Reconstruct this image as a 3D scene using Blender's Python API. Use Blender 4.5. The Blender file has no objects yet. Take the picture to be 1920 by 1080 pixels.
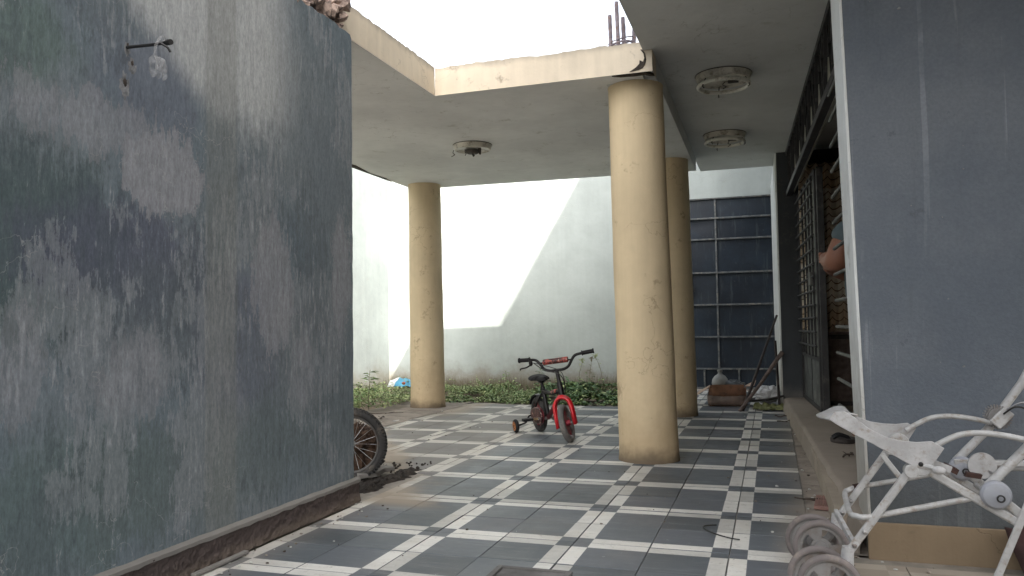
import bpy, bmesh, math, random
from mathutils import Vector, Matrix, noise
R = math.radians
rnd = random.Random(7)
sc = bpy.context.scene
COL = sc.collection

# ------------------------------------------------------------------ camera
def vcam():
    yaw, pitch, roll = .3186, .0467, -.0150
    f = Vector((-math.sin(yaw), math.cos(yaw), 0)); r = Vector((math.cos(yaw), math.sin(yaw), 0)); u = Vector((0, 0, 1))
    f2 = f*math.cos(pitch) + u*math.sin(pitch); u2 = u*math.cos(pitch) - f*math.sin(pitch)
    r3 = r*math.cos(roll) + u2*math.sin(roll); u3 = u2*math.cos(roll) - r*math.sin(roll)
    m = Matrix((r3, u3, -f2)).transposed().to_4x4()
    m.translation = Vector((.1764, -3.1108, .8746))
    return m
cam = bpy.data.cameras.new('camera'); cam_o = bpy.data.objects.new('camera', cam); COL.objects.link(cam_o)
cam_o.matrix_world = vcam(); cam.sensor_width = 36; cam.lens = 27.62; cam.clip_end = 500; cam.clip_start = .05
sc.camera = cam_o

# ------------------------------------------------------------------ light
SUN = Vector((.46, -1, .78)).normalized()          # towards the sun
elev = math.asin(SUN.z); azim = math.atan2(SUN.x, SUN.y)
w = bpy.data.worlds.new('World'); sc.world = w; w.use_nodes = True
nt = w.node_tree; bg = nt.nodes['Background']
sky = nt.nodes.new('ShaderNodeTexSky'); sky.sky_type = 'NISHITA'; sky.sun_disc = False
sky.sun_elevation = elev; sky.sun_rotation = azim; sky.air_density = 1.0; sky.dust_density = 6.0; sky.ozone_density = 1.0
hs = nt.nodes.new('ShaderNodeHueSaturation'); hs.inputs['Saturation'].default_value = .3
nt.links.new(sky.outputs[0], hs.inputs['Color']); nt.links.new(hs.outputs[0], bg.inputs['Color'])
bg.inputs['Strength'].default_value = .15
sl = bpy.data.lights.new('sun', 'SUN'); sl.energy = 2.0; sl.angle = R(.6); sl.color = (1, .95, .87)
so = bpy.data.objects.new('sun', sl); COL.objects.link(so); so.rotation_euler = (-SUN).to_track_quat('-Z', 'Y').to_euler()
so.location = (6, -12, 12)
sc.view_settings.view_transform = 'Standard'; sc.view_settings.look = 'None'
sc.view_settings.exposure = 2.0; sc.view_settings.gamma = 1.0
sc.cycles.max_bounces = 6; sc.cycles.diffuse_bounces = 4

# ------------------------------------------------------------------ materials
MATS = {}
class NB:
    """small node builder"""
    cap = 4
    def __init__(s, name):
        s.m = bpy.data.materials.new(name); s.m.use_nodes = True; s.t = s.m.node_tree
        s.b = s.t.nodes['Principled BSDF']
    def n(s, typ, **kw):
        x = s.t.nodes.new(typ)
        for k, v in kw.items(): setattr(x, k, v)
        return x
    def l(s, a, b): s.t.links.new(a, b)
    def val(s, x, inp):
        if hasattr(x, 'is_output') or isinstance(x, bpy.types.NodeSocket): s.l(x, inp)
        else: inp.default_value = x
    def math(s, op, a, b=0., c=None, clamp=False):
        x = s.n('ShaderNodeMath', operation=op, use_clamp=clamp); s.val(a, x.inputs[0]); s.val(b, x.inputs[1])
        if c is not None: s.val(c, x.inputs[2])
        return x.outputs[0]
    def pos(s, world=True):
        if world: return s.n('ShaderNodeNewGeometry').outputs['Position']
        tc = s.n('ShaderNodeTexCoord').outputs['Object']
        oi = s.n('ShaderNodeObjectInfo')
        v = s.n('ShaderNodeVectorMath', operation='ADD'); s.l(tc, v.inputs[0])
        m = s.math('MULTIPLY', oi.outputs['Random'], 37.)
        s.l(m, v.inputs[1]); return v.outputs[0]
    def sep(s, v):
        x = s.n('ShaderNodeSeparateXYZ'); s.l(v, x.inputs[0]); return x.outputs
    def noise(s, v, scale, detail=5, rough=.6, stretch=None, off=(0, 0, 0), dist=0.):
        detail = min(detail, s.cap)
        mp = s.n('ShaderNodeMapping'); s.l(v, mp.inputs[0]); mp.inputs['Location'].default_value = off
        if stretch: mp.inputs['Scale'].default_value = stretch
        x = s.n('ShaderNodeTexNoise'); x.inputs['Scale'].default_value = scale; x.inputs['Detail'].default_value = detail
        x.inputs['Roughness'].default_value = rough; x.inputs['Distortion'].default_value = dist
        s.l(mp.outputs[0], x.inputs['Vector']); return x.outputs['Fac']
    def ramp(s, x, lo, hi, a=0., b=1.):
        m = s.n('ShaderNodeMapRange', interpolation_type='SMOOTHSTEP'); s.val(x, m.inputs[0])
        m.inputs[1].default_value = lo; m.inputs[2].default_value = hi; m.inputs[3].default_value = a; m.inputs[4].default_value = b
        return m.outputs[0]
    def mix(s, fac, a, b, mode='MIX'):
        x = s.n('ShaderNodeMix', data_type='RGBA', blend_type=mode)
        s.val(fac, x.inputs[0])
        for v, i in ((a, 6), (b, 7)):
            if isinstance(v, (tuple, list)): x.inputs[i].default_value = (*v[:3], 1)
            else: s.l(v, x.inputs[i])
        return x.outputs[2]
    def mul(s, col, f):
        x = s.n('ShaderNodeMix', data_type='RGBA', blend_type='MULTIPLY'); x.inputs[0].default_value = 1.
        if isinstance(col, (tuple, list)): x.inputs[6].default_value = (*col[:3], 1)
        else: s.l(col, x.inputs[6])
        c = s.n('ShaderNodeCombineXYZ')
        for i in range(3): s.l(f, c.inputs[i])
        s.l(c.outputs[0], x.inputs[7]); return x.outputs[2]
    def bump(s, h, strength=.3, dist=.01):
        b = s.n('ShaderNodeBump'); b.inputs['Strength'].default_value = strength; b.inputs['Distance'].default_value = dist
        s.l(h, b.inputs['Height']); s.l(b.outputs[0], s.b.inputs['Normal'])
    def done(s, col, rough=.7, metal=0., spec=None):
        s.val(col if not isinstance(col, (tuple, list)) else (*col[:3], 1), s.b.inputs['Base Color'])
        s.val(rough, s.b.inputs['Roughness']); s.val(metal, s.b.inputs['Metallic'])
        if spec is not None: s.b.inputs['Specular IOR Level'].default_value = spec
        MATS[s.m.name] = s.m; return s.m

def simple(name, col, rough=.6, metal=0., var=.25, scale=6., dirt=None, dirt_amt=.5, bump=.15, spec=None, world=False):
    s = NB(name); p = s.pos(world)
    n1 = s.noise(p, scale); n2 = s.noise(p, scale*7, 3)
    f = s.math('ADD', s.ramp(n1, .25, .75, 1-var, 1+var), s.math('MULTIPLY', s.math('SUBTRACT', n2, .5), var))
    c = s.mul(col, f)
    if dirt is not None:
        n3 = s.noise(p, scale*1.7, 7, .7, off=(5, 3, 1))
        c = s.mix(s.ramp(n3, .62-.25*dirt_amt, .75-.1*dirt_amt), c, dirt)
    if bump: s.bump(n2, bump, .004)
    return s.done(c, rough, metal, spec)

def plaster(name, col, stains=(), grime=(.16, .14, .11), grime_amt=.3, streak=.25, low=None, cracks=True, rough=.85):
    """painted render: cloudy tone, run-down streaks, grime specks, hair cracks; low=(z0,z1,colour): rising damp"""
    s = NB(name); p = s.pos(); X, Y, Z = s.sep(p)
    n1 = s.noise(p, 1.3, 6, .65); n2 = s.noise(p, 14, 4, .7); st = s.noise(p, 5, 6, .65, stretch=(2.4, 2.4, .16))
    f = s.math('ADD', s.ramp(n1, .3, .7, .9, 1.08), s.math('MULTIPLY', s.math('SUBTRACT', st, .5), streak))
    f = s.math('ADD', f, s.math('MULTIPLY', s.math('SUBTRACT', n2, .5), .12))
    c = s.mul(col, f)
    g = s.noise(p, 5, 9, .75, off=(3, 1, 7))
    c = s.mix(s.math('MULTIPLY', s.ramp(g, .6, .72), grime_amt), c, grime)
    for (z0, z1, cc, amt) in (low or ()):
        zz = s.math('ADD', Z, s.math('MULTIPLY', s.math('SUBTRACT', s.noise(p, 3, 8, .75), .5), abs(z1-z0)*1.6))
        c = s.mix(s.math('MULTIPLY', s.ramp(zz, z1, z0) if z0 < z1 else s.ramp(zz, z1, z0), amt), c, cc)
    h = n2
    if cracks:
        v = s.n('ShaderNodeTexVoronoi', feature='DISTANCE_TO_EDGE'); v.inputs['Scale'].default_value = 1.6
        mp = s.n('ShaderNodeVectorMath', operation='ADD'); s.l(p, mp.inputs[0])
        nn = s.n('ShaderNodeTexNoise'); nn.inputs['Scale'].default_value = 3; nn.inputs['Detail'].default_value = 6; s.l(p, nn.inputs['Vector'])
        s.l(nn.outputs['Color'], mp.inputs[1]); s.l(mp.outputs[0], v.inputs['Vector'])
        k = s.math('MULTIPLY', s.ramp(v.outputs['Distance'], .007, .0), s.ramp(s.noise(p, 1.1, 2, off=(9, 9, 2)), .5, .6))
        c = s.mix(s.math('MULTIPLY', k, .45), c, grime)
        h = s.math('SUBTRACT', n2, s.math('MULTIPLY', k, 1.5))
    s.bump(s.math('ADD', h, s.math('MULTIPLY', g, 1.2)), .35, .006)
    return s.done(c, rough, 0, .25)

# --- setting materials
CREAM = (.61, .495, .325)
plaster('cream_paint', CREAM, grime=(.26, .19, .115), grime_amt=.6, low=((.0, .7, (.40, .29, .17), .55), (0., .13, (.13, .10, .07), .9)), streak=.3, cracks=True)
plaster('cream_beam', (.70, .61, .48), grime=(.27, .22, .165), grime_amt=.95, streak=.3, low=((2.62, 2.555, (.33, .29, .24), .75),))
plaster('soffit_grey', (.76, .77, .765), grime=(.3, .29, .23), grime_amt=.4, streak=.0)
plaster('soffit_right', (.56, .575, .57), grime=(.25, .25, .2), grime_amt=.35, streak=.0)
plaster('garden_white', (.385, .42, .405), grime=(.4, .4, .36), grime_amt=.25, low=((.05, .42, (.22, .19, .145), .8),), streak=.16)
plaster('garden_side_dim', (.34, .37, .36), grime=(.3, .3, .27), grime_amt=.3, low=((.05, .42, (.22, .2, .15), .7),), streak=.2)  # darker copy of the garden wall: weaker grazing sun put into its colour
plaster('jamb_white', (.62, .64, .63), grime=(.3, .28, .25), grime_amt=.45, low=((.0, .9, (.34, .31, .27), .75),))
def house_wall_mat():
    s = NB('house_blue'); s.cap = 7; p = s.pos(); X, Y, Z = s.sep(p)
    cl = s.noise(p, 1.6, 5, .65); fine = s.noise(p, 90, 3, .7); st = s.noise(p, 9, 6, .75, stretch=(1, 1, .07)); dr = s.noise(p, 16, 4, .6, stretch=(1.3, 1, .035), off=(3, 0, 0))
    bl = s.noise(p, 6, 8, .78, off=(2, 2, 2))
    c = s.mix(s.ramp(cl, .32, .68), (.112, .131, .156), (.150, .168, .190))
    c = s.mix(s.math('MULTIPLY', s.ramp(st, .54, .70), .4), c, (.085, .10, .105))
    c = s.mix(s.math('MULTIPLY', s.math('MULTIPLY', s.ramp(dr, .57, .62), s.ramp(cl, .40, .58)), .6), c, (.25, .275, .30))
    c = s.mix(s.math('MULTIPLY', s.ramp(bl, .63, .66), .45), c, (.075, .088, .098))
    c = s.mix(s.math('MULTIPLY', s.ramp(s.noise(p, 13, 6, .7, off=(8, 1, 4)), .70, .72), .45), c, (.30, .305, .305))
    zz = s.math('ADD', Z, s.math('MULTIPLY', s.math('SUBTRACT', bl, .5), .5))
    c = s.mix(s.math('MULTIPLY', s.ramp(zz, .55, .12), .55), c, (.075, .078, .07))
    c = s.mul(c, s.ramp(fine, .2, .8, .9, 1.1))
    s.bump(s.math('ADD', s.math('ADD', cl, bl), s.math('MULTIPLY', fine, .4)), .5, .01)
    return s.done(c, .8, 0, .3)
house_wall_mat()
plaster('dark_block', (.055, .06, .066), grime=(.12, .11, .1), grime_amt=.4, low=((.1, .26, (.2, .19, .17), .5),), streak=.3)
plaster('ochre_paint', (.27, .205, .135), grime=(.13, .1, .07), grime_amt=.7, streak=.35)
plaster('step_concrete', (.285, .245, .205), grime=(.14, .12, .1), grime_amt=.5, streak=.2)
plaster('brown_plinth', (.062, .048, .044), grime=(.22, .18, .145), grime_amt=.6, low=((.0, .05, (.15, .12, .095), .6),), streak=.4, cracks=False)
plaster('plinth_ledge', (.19, .18, .165), grime=(.09, .08, .08), grime_amt=.6)
plaster('house_outer', (.45, .45, .43), streak=.3)
simple('room_wall', (.34, .29, .23), .9, world=True, scale=2)

def left_wall_mat():
    s = NB('weathered_wall'); s.cap = 8; p = s.pos(); X, Y, Z = s.sep(p)
    st = s.noise(p, 6, 5, .7, stretch=(1, 1, .12)); st2 = s.noise(p, 38, 7, .8, stretch=(1, 1, .17), off=(2, 5, 1))
    fine = s.noise(p, 110, 3, .75, stretch=(1, 1, .4)); blot = s.noise(p, 5, 7, .78, off=(4, 2, 8)); cl = s.noise(p, 1.2, 3, .6)
    hf = s.math('ADD', s.math('MULTIPLY', s.math('SUBTRACT', st2, .5), .55), s.math('MULTIPLY', s.math('SUBTRACT', blot, .5), .45))   # ragged detail
    lf = s.math('MULTIPLY', s.math('SUBTRACT', st, .5), .5)
    c = s.mix(s.ramp(cl, .35, .65), (.122, .150, .170), (.160, .182, .194))
    def blob(y, z, ry, rz, hard, k):
        a = s.math('DIVIDE', s.math('SUBTRACT', Y, y), ry); b = s.math('DIVIDE', s.math('SUBTRACT', Z, z), rz)
        d = s.math('SQRT', s.math('ADD', s.math('MULTIPLY', a, a), s.math('MULTIPLY', b, b)))
        d = s.math('ADD', d, s.math('MULTIPLY', s.math('ADD', hf, lf), k))
        return s.ramp(d, 1+hard, 1-hard)
    # old coats of bluish and greenish paint
    for (y, z, ry, rz, col, amt) in ((-1.42, 1.14, .42, .28, (.062, .088, .090), .85), (-1.05, 1.13, .36, .18, (.088, .096, .128), .8),
                                     (-1.30, .36, .45, .22, (.092, .128, .122), .6), (-1.48, 1.74, .24, .14, (.10, .140, .125), .7),
                                     (-.47, .82, .26, .28, (.112, .122, .160), .65), (-.85, .90, .36, .22, (.095, .110, .124), .65),
                                     (-.1, .75, .36, .28, (.120, .136, .150), .55), (-.95, 1.72, .24, .18, (.13, .142, .178), .55),
                                     (.15, 1.6, .25, .5, (.142, .162, .174), .6), (-.6, .36, .65, .2, (.105, .128, .130), .6), (.1, .4, .4, .2, (.108, .130, .138), .55)):
        c = s.mix(s.math('MULTIPLY', blob(y, z, ry, rz, .35, 3.), amt), c, col)
    # chalky rubbed coat, ragged and run down
    big = s.noise(p, 2.1, 4, .6, stretch=(1, 1, .7), off=(7, 7, 3)); big2 = s.noise(p, 1.8, 4, .6, stretch=(1, 1, .6), off=(1, 9, 5))
    m1 = s.ramp(s.math('ADD', big, s.math('ADD', s.math('MULTIPLY', hf, .9), s.math('MULTIPLY', lf, .5))), .545, .568)
    c = s.mix(s.math('MULTIPLY', m1, .46), c, (.222, .236, .248))
    m2 = s.ramp(s.math('ADD', big2, s.math('ADD', s.math('MULTIPLY', hf, -1.1), s.math('MULTIPLY', lf, .4))), .572, .595)
    c = s.mix(s.math('MULTIPLY', m2, .36), c, (.082, .100, .112))
    m3 = s.ramp(s.math('ADD', st2, s.math('MULTIPLY', s.math('SUBTRACT', big, .5), .35)), .60, .64)
    c = s.mix(s.math('MULTIPLY', m3, .5), c, (.27, .278, .285))
    # bare skim-coat patches with crisp flaking edges
    pt = None
    for (y, z, ry, rz, amt, k) in ((-.88, 1.43, .20, .15, .8, 3.2), (-1.15, 1.54, .28, .10, .5, 5.), (-.22, 1.06, .15, .25, .65, 4.2), (.32, 1.15, .09, .27, .6, 4.),
                                   (-1.00, .72, .15, .12, .45, 6.), (-1.44, .75, .08, .16, .4, 6.), (-.02, .68, .10, .16, .35, 6.), (-.55, .55, .1, .16, .25, 6.)):
        f = s.math('MULTIPLY', blob(y, z, ry, rz, .06, k), amt); pt = f if pt is None else s.math('MAXIMUM', pt, f)
    c = s.mix(pt, c, (.248, .252, .268))
    # streaky limewash plus the soft bright wedge of light, both put into the colour
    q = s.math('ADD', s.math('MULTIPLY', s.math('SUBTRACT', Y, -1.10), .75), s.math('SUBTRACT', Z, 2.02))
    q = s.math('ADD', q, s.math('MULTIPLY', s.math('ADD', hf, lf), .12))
    limewash_light = s.math('MULTIPLY', s.ramp(q, -.08, .12), s.math('MULTIPLY', s.ramp(s.math('ADD', Y, s.math('MULTIPLY', s.math('ADD', hf, lf), .35)), .0, -.34),
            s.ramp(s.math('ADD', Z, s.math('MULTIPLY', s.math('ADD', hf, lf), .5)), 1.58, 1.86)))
    c = s.mix(s.math('MULTIPLY', limewash_light, .75), c, (.42, .43, .425))
    # smooth painted pier band
    Yw = s.math('ADD', Y, s.math('MULTIPLY', hf, .03))
    band = s.math('MULTIPLY', s.ramp(Yw, -.685, -.655), s.ramp(Yw, -.475, -.505))
    c = s.mix(s.math('MULTIPLY', band, .45), c, s.mix(s.ramp(cl, .35, .7), (.155, .165, .158), (.195, .20, .185)))
    c = s.mul(c, s.ramp(fine, .2, .8, .80, 1.2))
    c = s.mul(c, s.ramp(st2, .3, .7, .86, 1.14))
    v = s.n('ShaderNodeTexVoronoi', feature='DISTANCE_TO_EDGE'); v.inputs['Scale'].default_value = 2.2
    nn = s.n('ShaderNodeTexNoise'); nn.inputs['Scale'].default_value = 4; nn.inputs['Detail'].default_value = 5; s.l(p, nn.inputs['Vector'])
    mp = s.n('ShaderNodeVectorMath', operation='ADD'); s.l(p, mp.inputs[0]); s.l(nn.outputs['Color'], mp.inputs[1]); s.l(mp.outputs[0], v.inputs['Vector'])
    k = s.math('MULTIPLY', s.ramp(v.outputs['Distance'], .006, .0), s.ramp(s.noise(p, 2.1, 2, off=(9, 3, 2)), .52, .6))
    c = s.mix(s.math('MULTIPLY', k, .6), c, (.32, .325, .32))
    hgt = s.math('ADD', s.math('ADD', s.math('MULTIPLY', st2, .8), s.math('MULTIPLY', fine, .7)), s.math('ADD', s.math('MULTIPLY', pt, -.7), s.math('MULTIPLY', m1, -.3)))
    s.bump(hgt, .45, .006)
    return s.done(c, .88, 0, .2)
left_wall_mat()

def tile_mat(name, col, white):
    s = NB(name); s.cap = 7; p = s.pos(); X, Y, Z = s.sep(p)
    oi = s.n('ShaderNodeObjectInfo').outputs['Random']
    n1 = s.noise(p, 3.5, 6, .72); n2 = s.noise(p, 55, 4, .7); sw = s.noise(p, 9, 6, .75, stretch=(.3, 2.6, 1)); sc_ = s.noise(p, 26, 7, .8, off=(3, 3, 3))
    f = s.math('ADD', s.ramp(oi, 0, 1, .78, 1.2), s.math('MULTIPLY', s.math('SUBTRACT', n1, .5), .6))
    f = s.math('ADD', f, s.math('MULTIPLY', s.math('SUBTRACT', sw, .5), .5)); f = s.math('ADD', f, s.math('MULTIPLY', s.math('SUBTRACT', n2, .5), .25))
    c = s.mul(col, f)
    if white:
        c = s.mix(s.math('MULTIPLY', s.ramp(sc_, .55, .66), .6), c, (.25, .235, .205)); c = s.mix(s.math('MULTIPLY', s.ramp(n1, .5, .68), .3), c, (.40, .36, .28))
    else:
        c = s.mix(s.math('MULTIPLY', s.ramp(oi, .5, .95), .45), c, (.10, .105, .122))
        c = s.mix(s.math('MULTIPLY', s.ramp(sw, .53, .68), .38), c, (.215, .222, .225))
        c = s.mix(s.math('MULTIPLY', s.ramp(sc_, .635, .66), .6), c, (.40, .40, .39))
        c = s.mix(s.math('MULTIPLY', s.ramp(sc_, .37, .33), .5), c, (.045, .048, .052))
    # trodden dust, thick along the beds and the step
    wob = s.math('MULTIPLY', s.math('SUBTRACT', s.noise(p, 2.2, 7, .7, off=(1, 2, 3)), .5), 1.1)
    bl = s.math('ADD', s.math('ADD', X, 1.93), s.math('MULTIPLY', s.math('SUBTRACT', Y, 1.25), .62))
    m1 = s.math('MULTIPLY', s.ramp(s.math('ADD', bl, s.math('MULTIPLY', wob, .55)), .16, -.12), s.ramp(Y, .3, .5))
    m2 = s.math('MULTIPLY', s.ramp(s.math('ADD', X, s.math('MULTIPLY', wob, .5)), -2.55, -2.95), s.ramp(s.math('ADD', Y, s.math('MULTIPLY', wob, .7)), 3.4, 4.4))
    m3 = s.ramp(s.math('ADD', X, s.math('MULTIPLY', wob, .22)), .12, .36)
    m3 = s.math('MULTIPLY', m3, s.ramp(Y, 1.4, .5, .45, .95))
    m4 = s.math('MULTIPLY', s.ramp(s.math('ADD', X, s.math('MULTIPLY', wob, .2)), -1.55, -1.85), .35)
    m5 = s.math('MULTIPLY', s.ramp(wob, .02, .42), .42)
    m = m1
    for q in (m2, m3, m4, m5): m = s.math('MAXIMUM', m, q)
    dust = s.mix(n1, (.27, .225, .17), (.36, .31, .25))
    c = s.mix(s.math('MULTIPLY', m, .92), c, dust)
    s.bump(s.math('ADD', n2, n1), .12, .003)
    rough = s.math('ADD', s.ramp(n1, .3, .7, .42, .60), s.math('MULTIPLY', m, .35))
    return s.done(c, rough, 0, .4)
tile_mat('tile_grey', (.100, .114, .126), False)
tile_mat('tile_white', (.55, .54, .505), True)
simple('grout', (.26, .235, .20), .9, var=.3, scale=5, world=True)
simple('dirt', (.20, .155, .11), .95, var=.35, scale=3, dirt=(.12, .095, .07), world=True, bump=.6)
simple('dust_concrete', (.255, .22, .185), .95, var=.25, scale=3, dirt=(.15, .125, .1), dirt_amt=.6, world=True, bump=.4)
simple('soil', (.030, .024, .019), .95, var=.5, scale=20, world=True, bump=.8)
def gate_mat():
    s = NB('gate_blue'); p = s.pos()
    n1 = s.noise(p, 2.2, 8, .75); st = s.noise(p, 7, 7, .75, stretch=(2.2, 1, .22)); sp = s.noise(p, 30, 7, .8)
    oi = s.n('ShaderNodeObjectInfo').outputs['Random']
    c = s.mix(s.ramp(n1, .35, .7), (.003, .009, .019), (.008, .020, .036))
    c = s.mix(s.math('MULTIPLY', s.ramp(st, .54, .66), .5), c, (.055, .07, .078))
    c = s.mix(s.math('MULTIPLY', s.ramp(sp, .62, .74), .4), c, (.13, .14, .14))
    c = s.mix(s.math('MULTIPLY', s.ramp(oi, .6, 1.), .22), c, (.042, .050, .060))
    s.bump(n1, .3, .01)
    return s.done(c, .5, 0, .4)
gate_mat()
simple('gate_rail', (.09, .10, .105), .6, var=.4, scale=12, dirt=(.2, .19, .17), dirt_amt=.6)
simple('grille_black', (.012, .012, .013), .55, var=.4, dirt=(.06, .055, .05), dirt_amt=.4)
simple('grille_pane', (.15, .16, .14), .65, var=.3, scale=5, dirt=(.06, .06, .055), dirt_amt=.6)
simple('transom_pane', (.42, .41, .34), .7, var=.2, scale=4)
simple('grille_lower', (.06, .066, .064), .6, var=.5, scale=5, dirt=(.17, .17, .16), dirt_amt=.6)
simple('grille_bar', (.075, .078, .07), .6, var=.4, dirt=(.02, .02, .02), dirt_amt=.4)
simple('dark_void', (.012, .011, .010), .9, var=.1)
simple('lamp_enamel', (.58, .56, .49), .5, var=.15, dirt=(.2, .175, .13), dirt_amt=.65)
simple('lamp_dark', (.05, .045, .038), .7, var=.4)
simple('tube_glass', (.68, .67, .6), .3, var=.1, dirt=(.3, .27, .2), dirt_amt=.4)
simple('rust_steel', (.20, .17, .19), .8, var=.4, scale=20, dirt=(.2, .12, .08), dirt_amt=.5)
simple('black_steel', (.012, .012, .012), .5)
simple('crack_dark', (.045, .035, .028), .95, var=.5, scale=25)
simple('broken_brick', (.33, .25, .21), .95, var=.5, scale=14, dirt=(.12, .09, .08), dirt_amt=.7, bump=.8)
simple('leaf_green', (.15, .23, .08), .6, var=.35, scale=4, world=True)
simple('leaf_pale', (.28, .33, .14), .65, var=.35, scale=4, world=True)
simple('leaf_dark', (.065, .13, .045), .55, var=.35, scale=4, world=True)
simple('stem_dry', (.17, .15, .1), .8)
simple('chip_grey', (.19, .195, .2), .95, var=.5, scale=30, bump=.8)
simple('stone_white', (.45, .45, .42), .9)
simple('twig', (.06, .045, .035), .9)

# ------------------------------------------------------------------ mesh building
ORG = {}
class MB:
    def __init__(s): s.v = []; s.f = []; s.mi = []
    def add(s, vs, fs, mi=0):
        o = len(s.v); s.v += [Vector(q) for q in vs]
        for f in fs: s.f.append([i+o for i in f]); s.mi.append(mi)
        return s
    def box(s, a, b, mi=0):
        (x0, y0, z0), (x1, y1, z1) = a, b
        return s.add([(x0, y0, z0), (x1, y0, z0), (x1, y1, z0), (x0, y1, z0), (x0, y0, z1), (x1, y0, z1), (x1, y1, z1), (x0, y1, z1)],
                     [(0, 3, 2, 1), (4, 5, 6, 7), (0, 1, 5, 4), (1, 2, 6, 5), (2, 3, 7, 6), (3, 0, 4, 7)], mi)
    def obox(s, c, ax, ay, az, mi=0):
        """box from centre and three half-axis vectors"""
        c = Vector(c); ax, ay, az = Vector(ax), Vector(ay), Vector(az)
        vs = [c + i*ax + j*ay + k*az for k in (-1, 1) for j, i in ((-1, -1), (-1, 1), (1, 1), (1, -1))]
        return s.add(vs, [(0, 3, 2, 1), (4, 5, 6, 7), (0, 1, 5, 4), (1, 2, 6, 5), (2, 3, 7, 6), (3, 0, 4, 7)], mi)
    def bar(s, a, b, wd, ht, up=(0, 0, 1), mi=0):
        """flat bar from a to b, width wd across, thickness ht along up"""
        a, b = Vector(a), Vector(b); d = b-a; up = Vector(up)
        side = d.cross(up)
        if side.length < 1e-6: side = d.cross(Vector((1, 0, 0)))
        side.normalize(); n = side.cross(d).normalized()
        return s.obox((a+b)/2, d/2, side*wd/2, n*ht/2, mi)
    def prism(s, pts, axis, lo, hi, mi=0):
        """outline extruded along axis 0/1/2"""
        def mk(p, t):
            q = list(p); q.insert(axis, t); return q
        n = len(pts)
        vs = [mk(p, lo) for p in pts] + [mk(p, hi) for p in pts]
        fs = [tuple(range(n)), tuple(range(2*n-1, n-1, -1))] + [(i, (i+1) % n, n+(i+1) % n, n+i) for i in range(n)]
        return s.add(vs, fs, mi)
    def tube(s, pts, r, seg=10, mi=0, cap=True, closed=False):
        pts = [Vector(p) for p in pts]; n = len(pts)
        rs = r if isinstance(r, (list, tuple)) else [r]*n
        vs, fs = [], []; prev = None
        for i, p in enumerate(pts):
            if closed: d = pts[(i+1) % n]-pts[i-1]
            else: d = pts[min(i+1, n-1)]-pts[max(i-1, 0)]
            d.normalize()
            if prev is None:
                a = d.cross(Vector((0, 0, 1)))
                if a.length < .05: a = d.cross(Vector((1, 0, 0)))
            else: a = prev - d*prev.dot(d)
            a.normalize(); prev = a; b = d.cross(a)
            vs += [p + (a*math.cos(2*math.pi*k/seg) + b*math.sin(2*math.pi*k/seg))*rs[i] for k in range(seg)]
        m = n if closed else n-1
        for i in range(m):
            j = (i+1) % n
            fs += [(i*seg+k, i*seg+(k+1) % seg, j*seg+(k+1) % seg, j*seg+k) for k in range(seg)]
        if cap and not closed: fs += [tuple(range(seg-1, -1, -1)), tuple((n-1)*seg+k for k in range(seg))]
        return s.add(vs, fs, mi)
    def cyl(s, a, b, r, r2=None, seg=16, mi=0):
        return s.tube([a, b], [r, r if r2 is None else r2], seg, mi)
    def lathe(s, c, axis, prof, seg=32, mi=0, jit=0., ring=False):
        """prof: list of (radius, height along axis)"""
        c = Vector(c); ax = Vector(axis).normalized(); a = ax.cross(Vector((0, 0, 1)))
        if a.length < .05: a = Vector((1, 0, 0))
        a.normalize(); b = ax.cross(a); vs, fs = [], []
        for (r, h) in prof:
            for k in range(seg):
                t = 2*math.pi*k/seg; q = c + ax*h + (a*math.cos(t)+b*math.sin(t))*r
                if jit: q += (q-c-ax*h).normalized()*jit*noise.noise(q*3.1)
                vs.append(q)
        for i in range(len(prof)-1):
            fs += [(i*seg+k, i*seg+(k+1) % seg, (i+1)*seg+(k+1) % seg, (i+1)*seg+k) for k in range(seg)]
        if ring: fs += [((len(prof)-1)*seg+k, (len(prof)-1)*seg+(k+1) % seg, (k+1) % seg, k) for k in range(seg)]
        if not ring and prof[0][0] > 1e-5: fs.append(tuple(range(seg-1, -1, -1)))
        if not ring and prof[-1][0] > 1e-5: fs.append(tuple((len(prof)-1)*seg+k for k in range(seg)))
        return s.add(vs, fs, mi)
    def ring(s, c, axis, Rr, r, seg=40, sub=10, mi=0):
        c = Vector(c); ax = Vector(axis).normalized(); a = ax.cross(Vector((0, 0, 1)))
        if a.length < .05: a = Vector((1, 0, 0))
        a.normalize(); b = ax.cross(a)
        return s.tube([c+(a*math.cos(2*math.pi*k/seg)+b*math.sin(2*math.pi*k/seg))*Rr for k in range(seg)], r, sub, mi, closed=True)
    def ball(s, c, rad, seg=14, rings=9, mi=0, jit=0., jf=3., seed=0, flat=None):
        c = Vector(c); rad = Vector(rad) if not isinstance(rad, (int, float)) else Vector((rad,)*3)
        vs, fs = [Vector((0, 0, -1))], []
        for i in range(1, rings):
            ph = math.pi*i/rings - math.pi/2
            vs += [Vector((math.cos(ph)*math.cos(2*math.pi*k/seg), math.cos(ph)*math.sin(2*math.pi*k/seg), math.sin(ph))) for k in range(seg)]
        vs.append(Vector((0, 0, 1))); N = len(vs)-1
        out = []
        for q in vs:
            f = 1 + (jit*noise.noise(q*jf+Vector((seed*7.3, seed*3.1, seed))) if jit else 0)
            pt = Vector((q.x*rad.x, q.y*rad.y, q.z*rad.z))*f
            if flat is not None: pt.z = max(pt.z, flat)
            out.append(c+pt)
        fs += [(0, 1+(k+1) % seg, 1+k) for k in range(seg)]
        for i in range(rings-2):
            fs += [(1+i*seg+k, 1+i*seg+(k+1) % seg, 1+(i+1)*seg+(k+1) % seg, 1+(i+1)*seg+k) for k in range(seg)]
        o = 1+(rings-2)*seg
        fs += [(o+k, o+(k+1) % seg, N) for k in range(seg)]
        return s.add(out, fs, mi)
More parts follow.
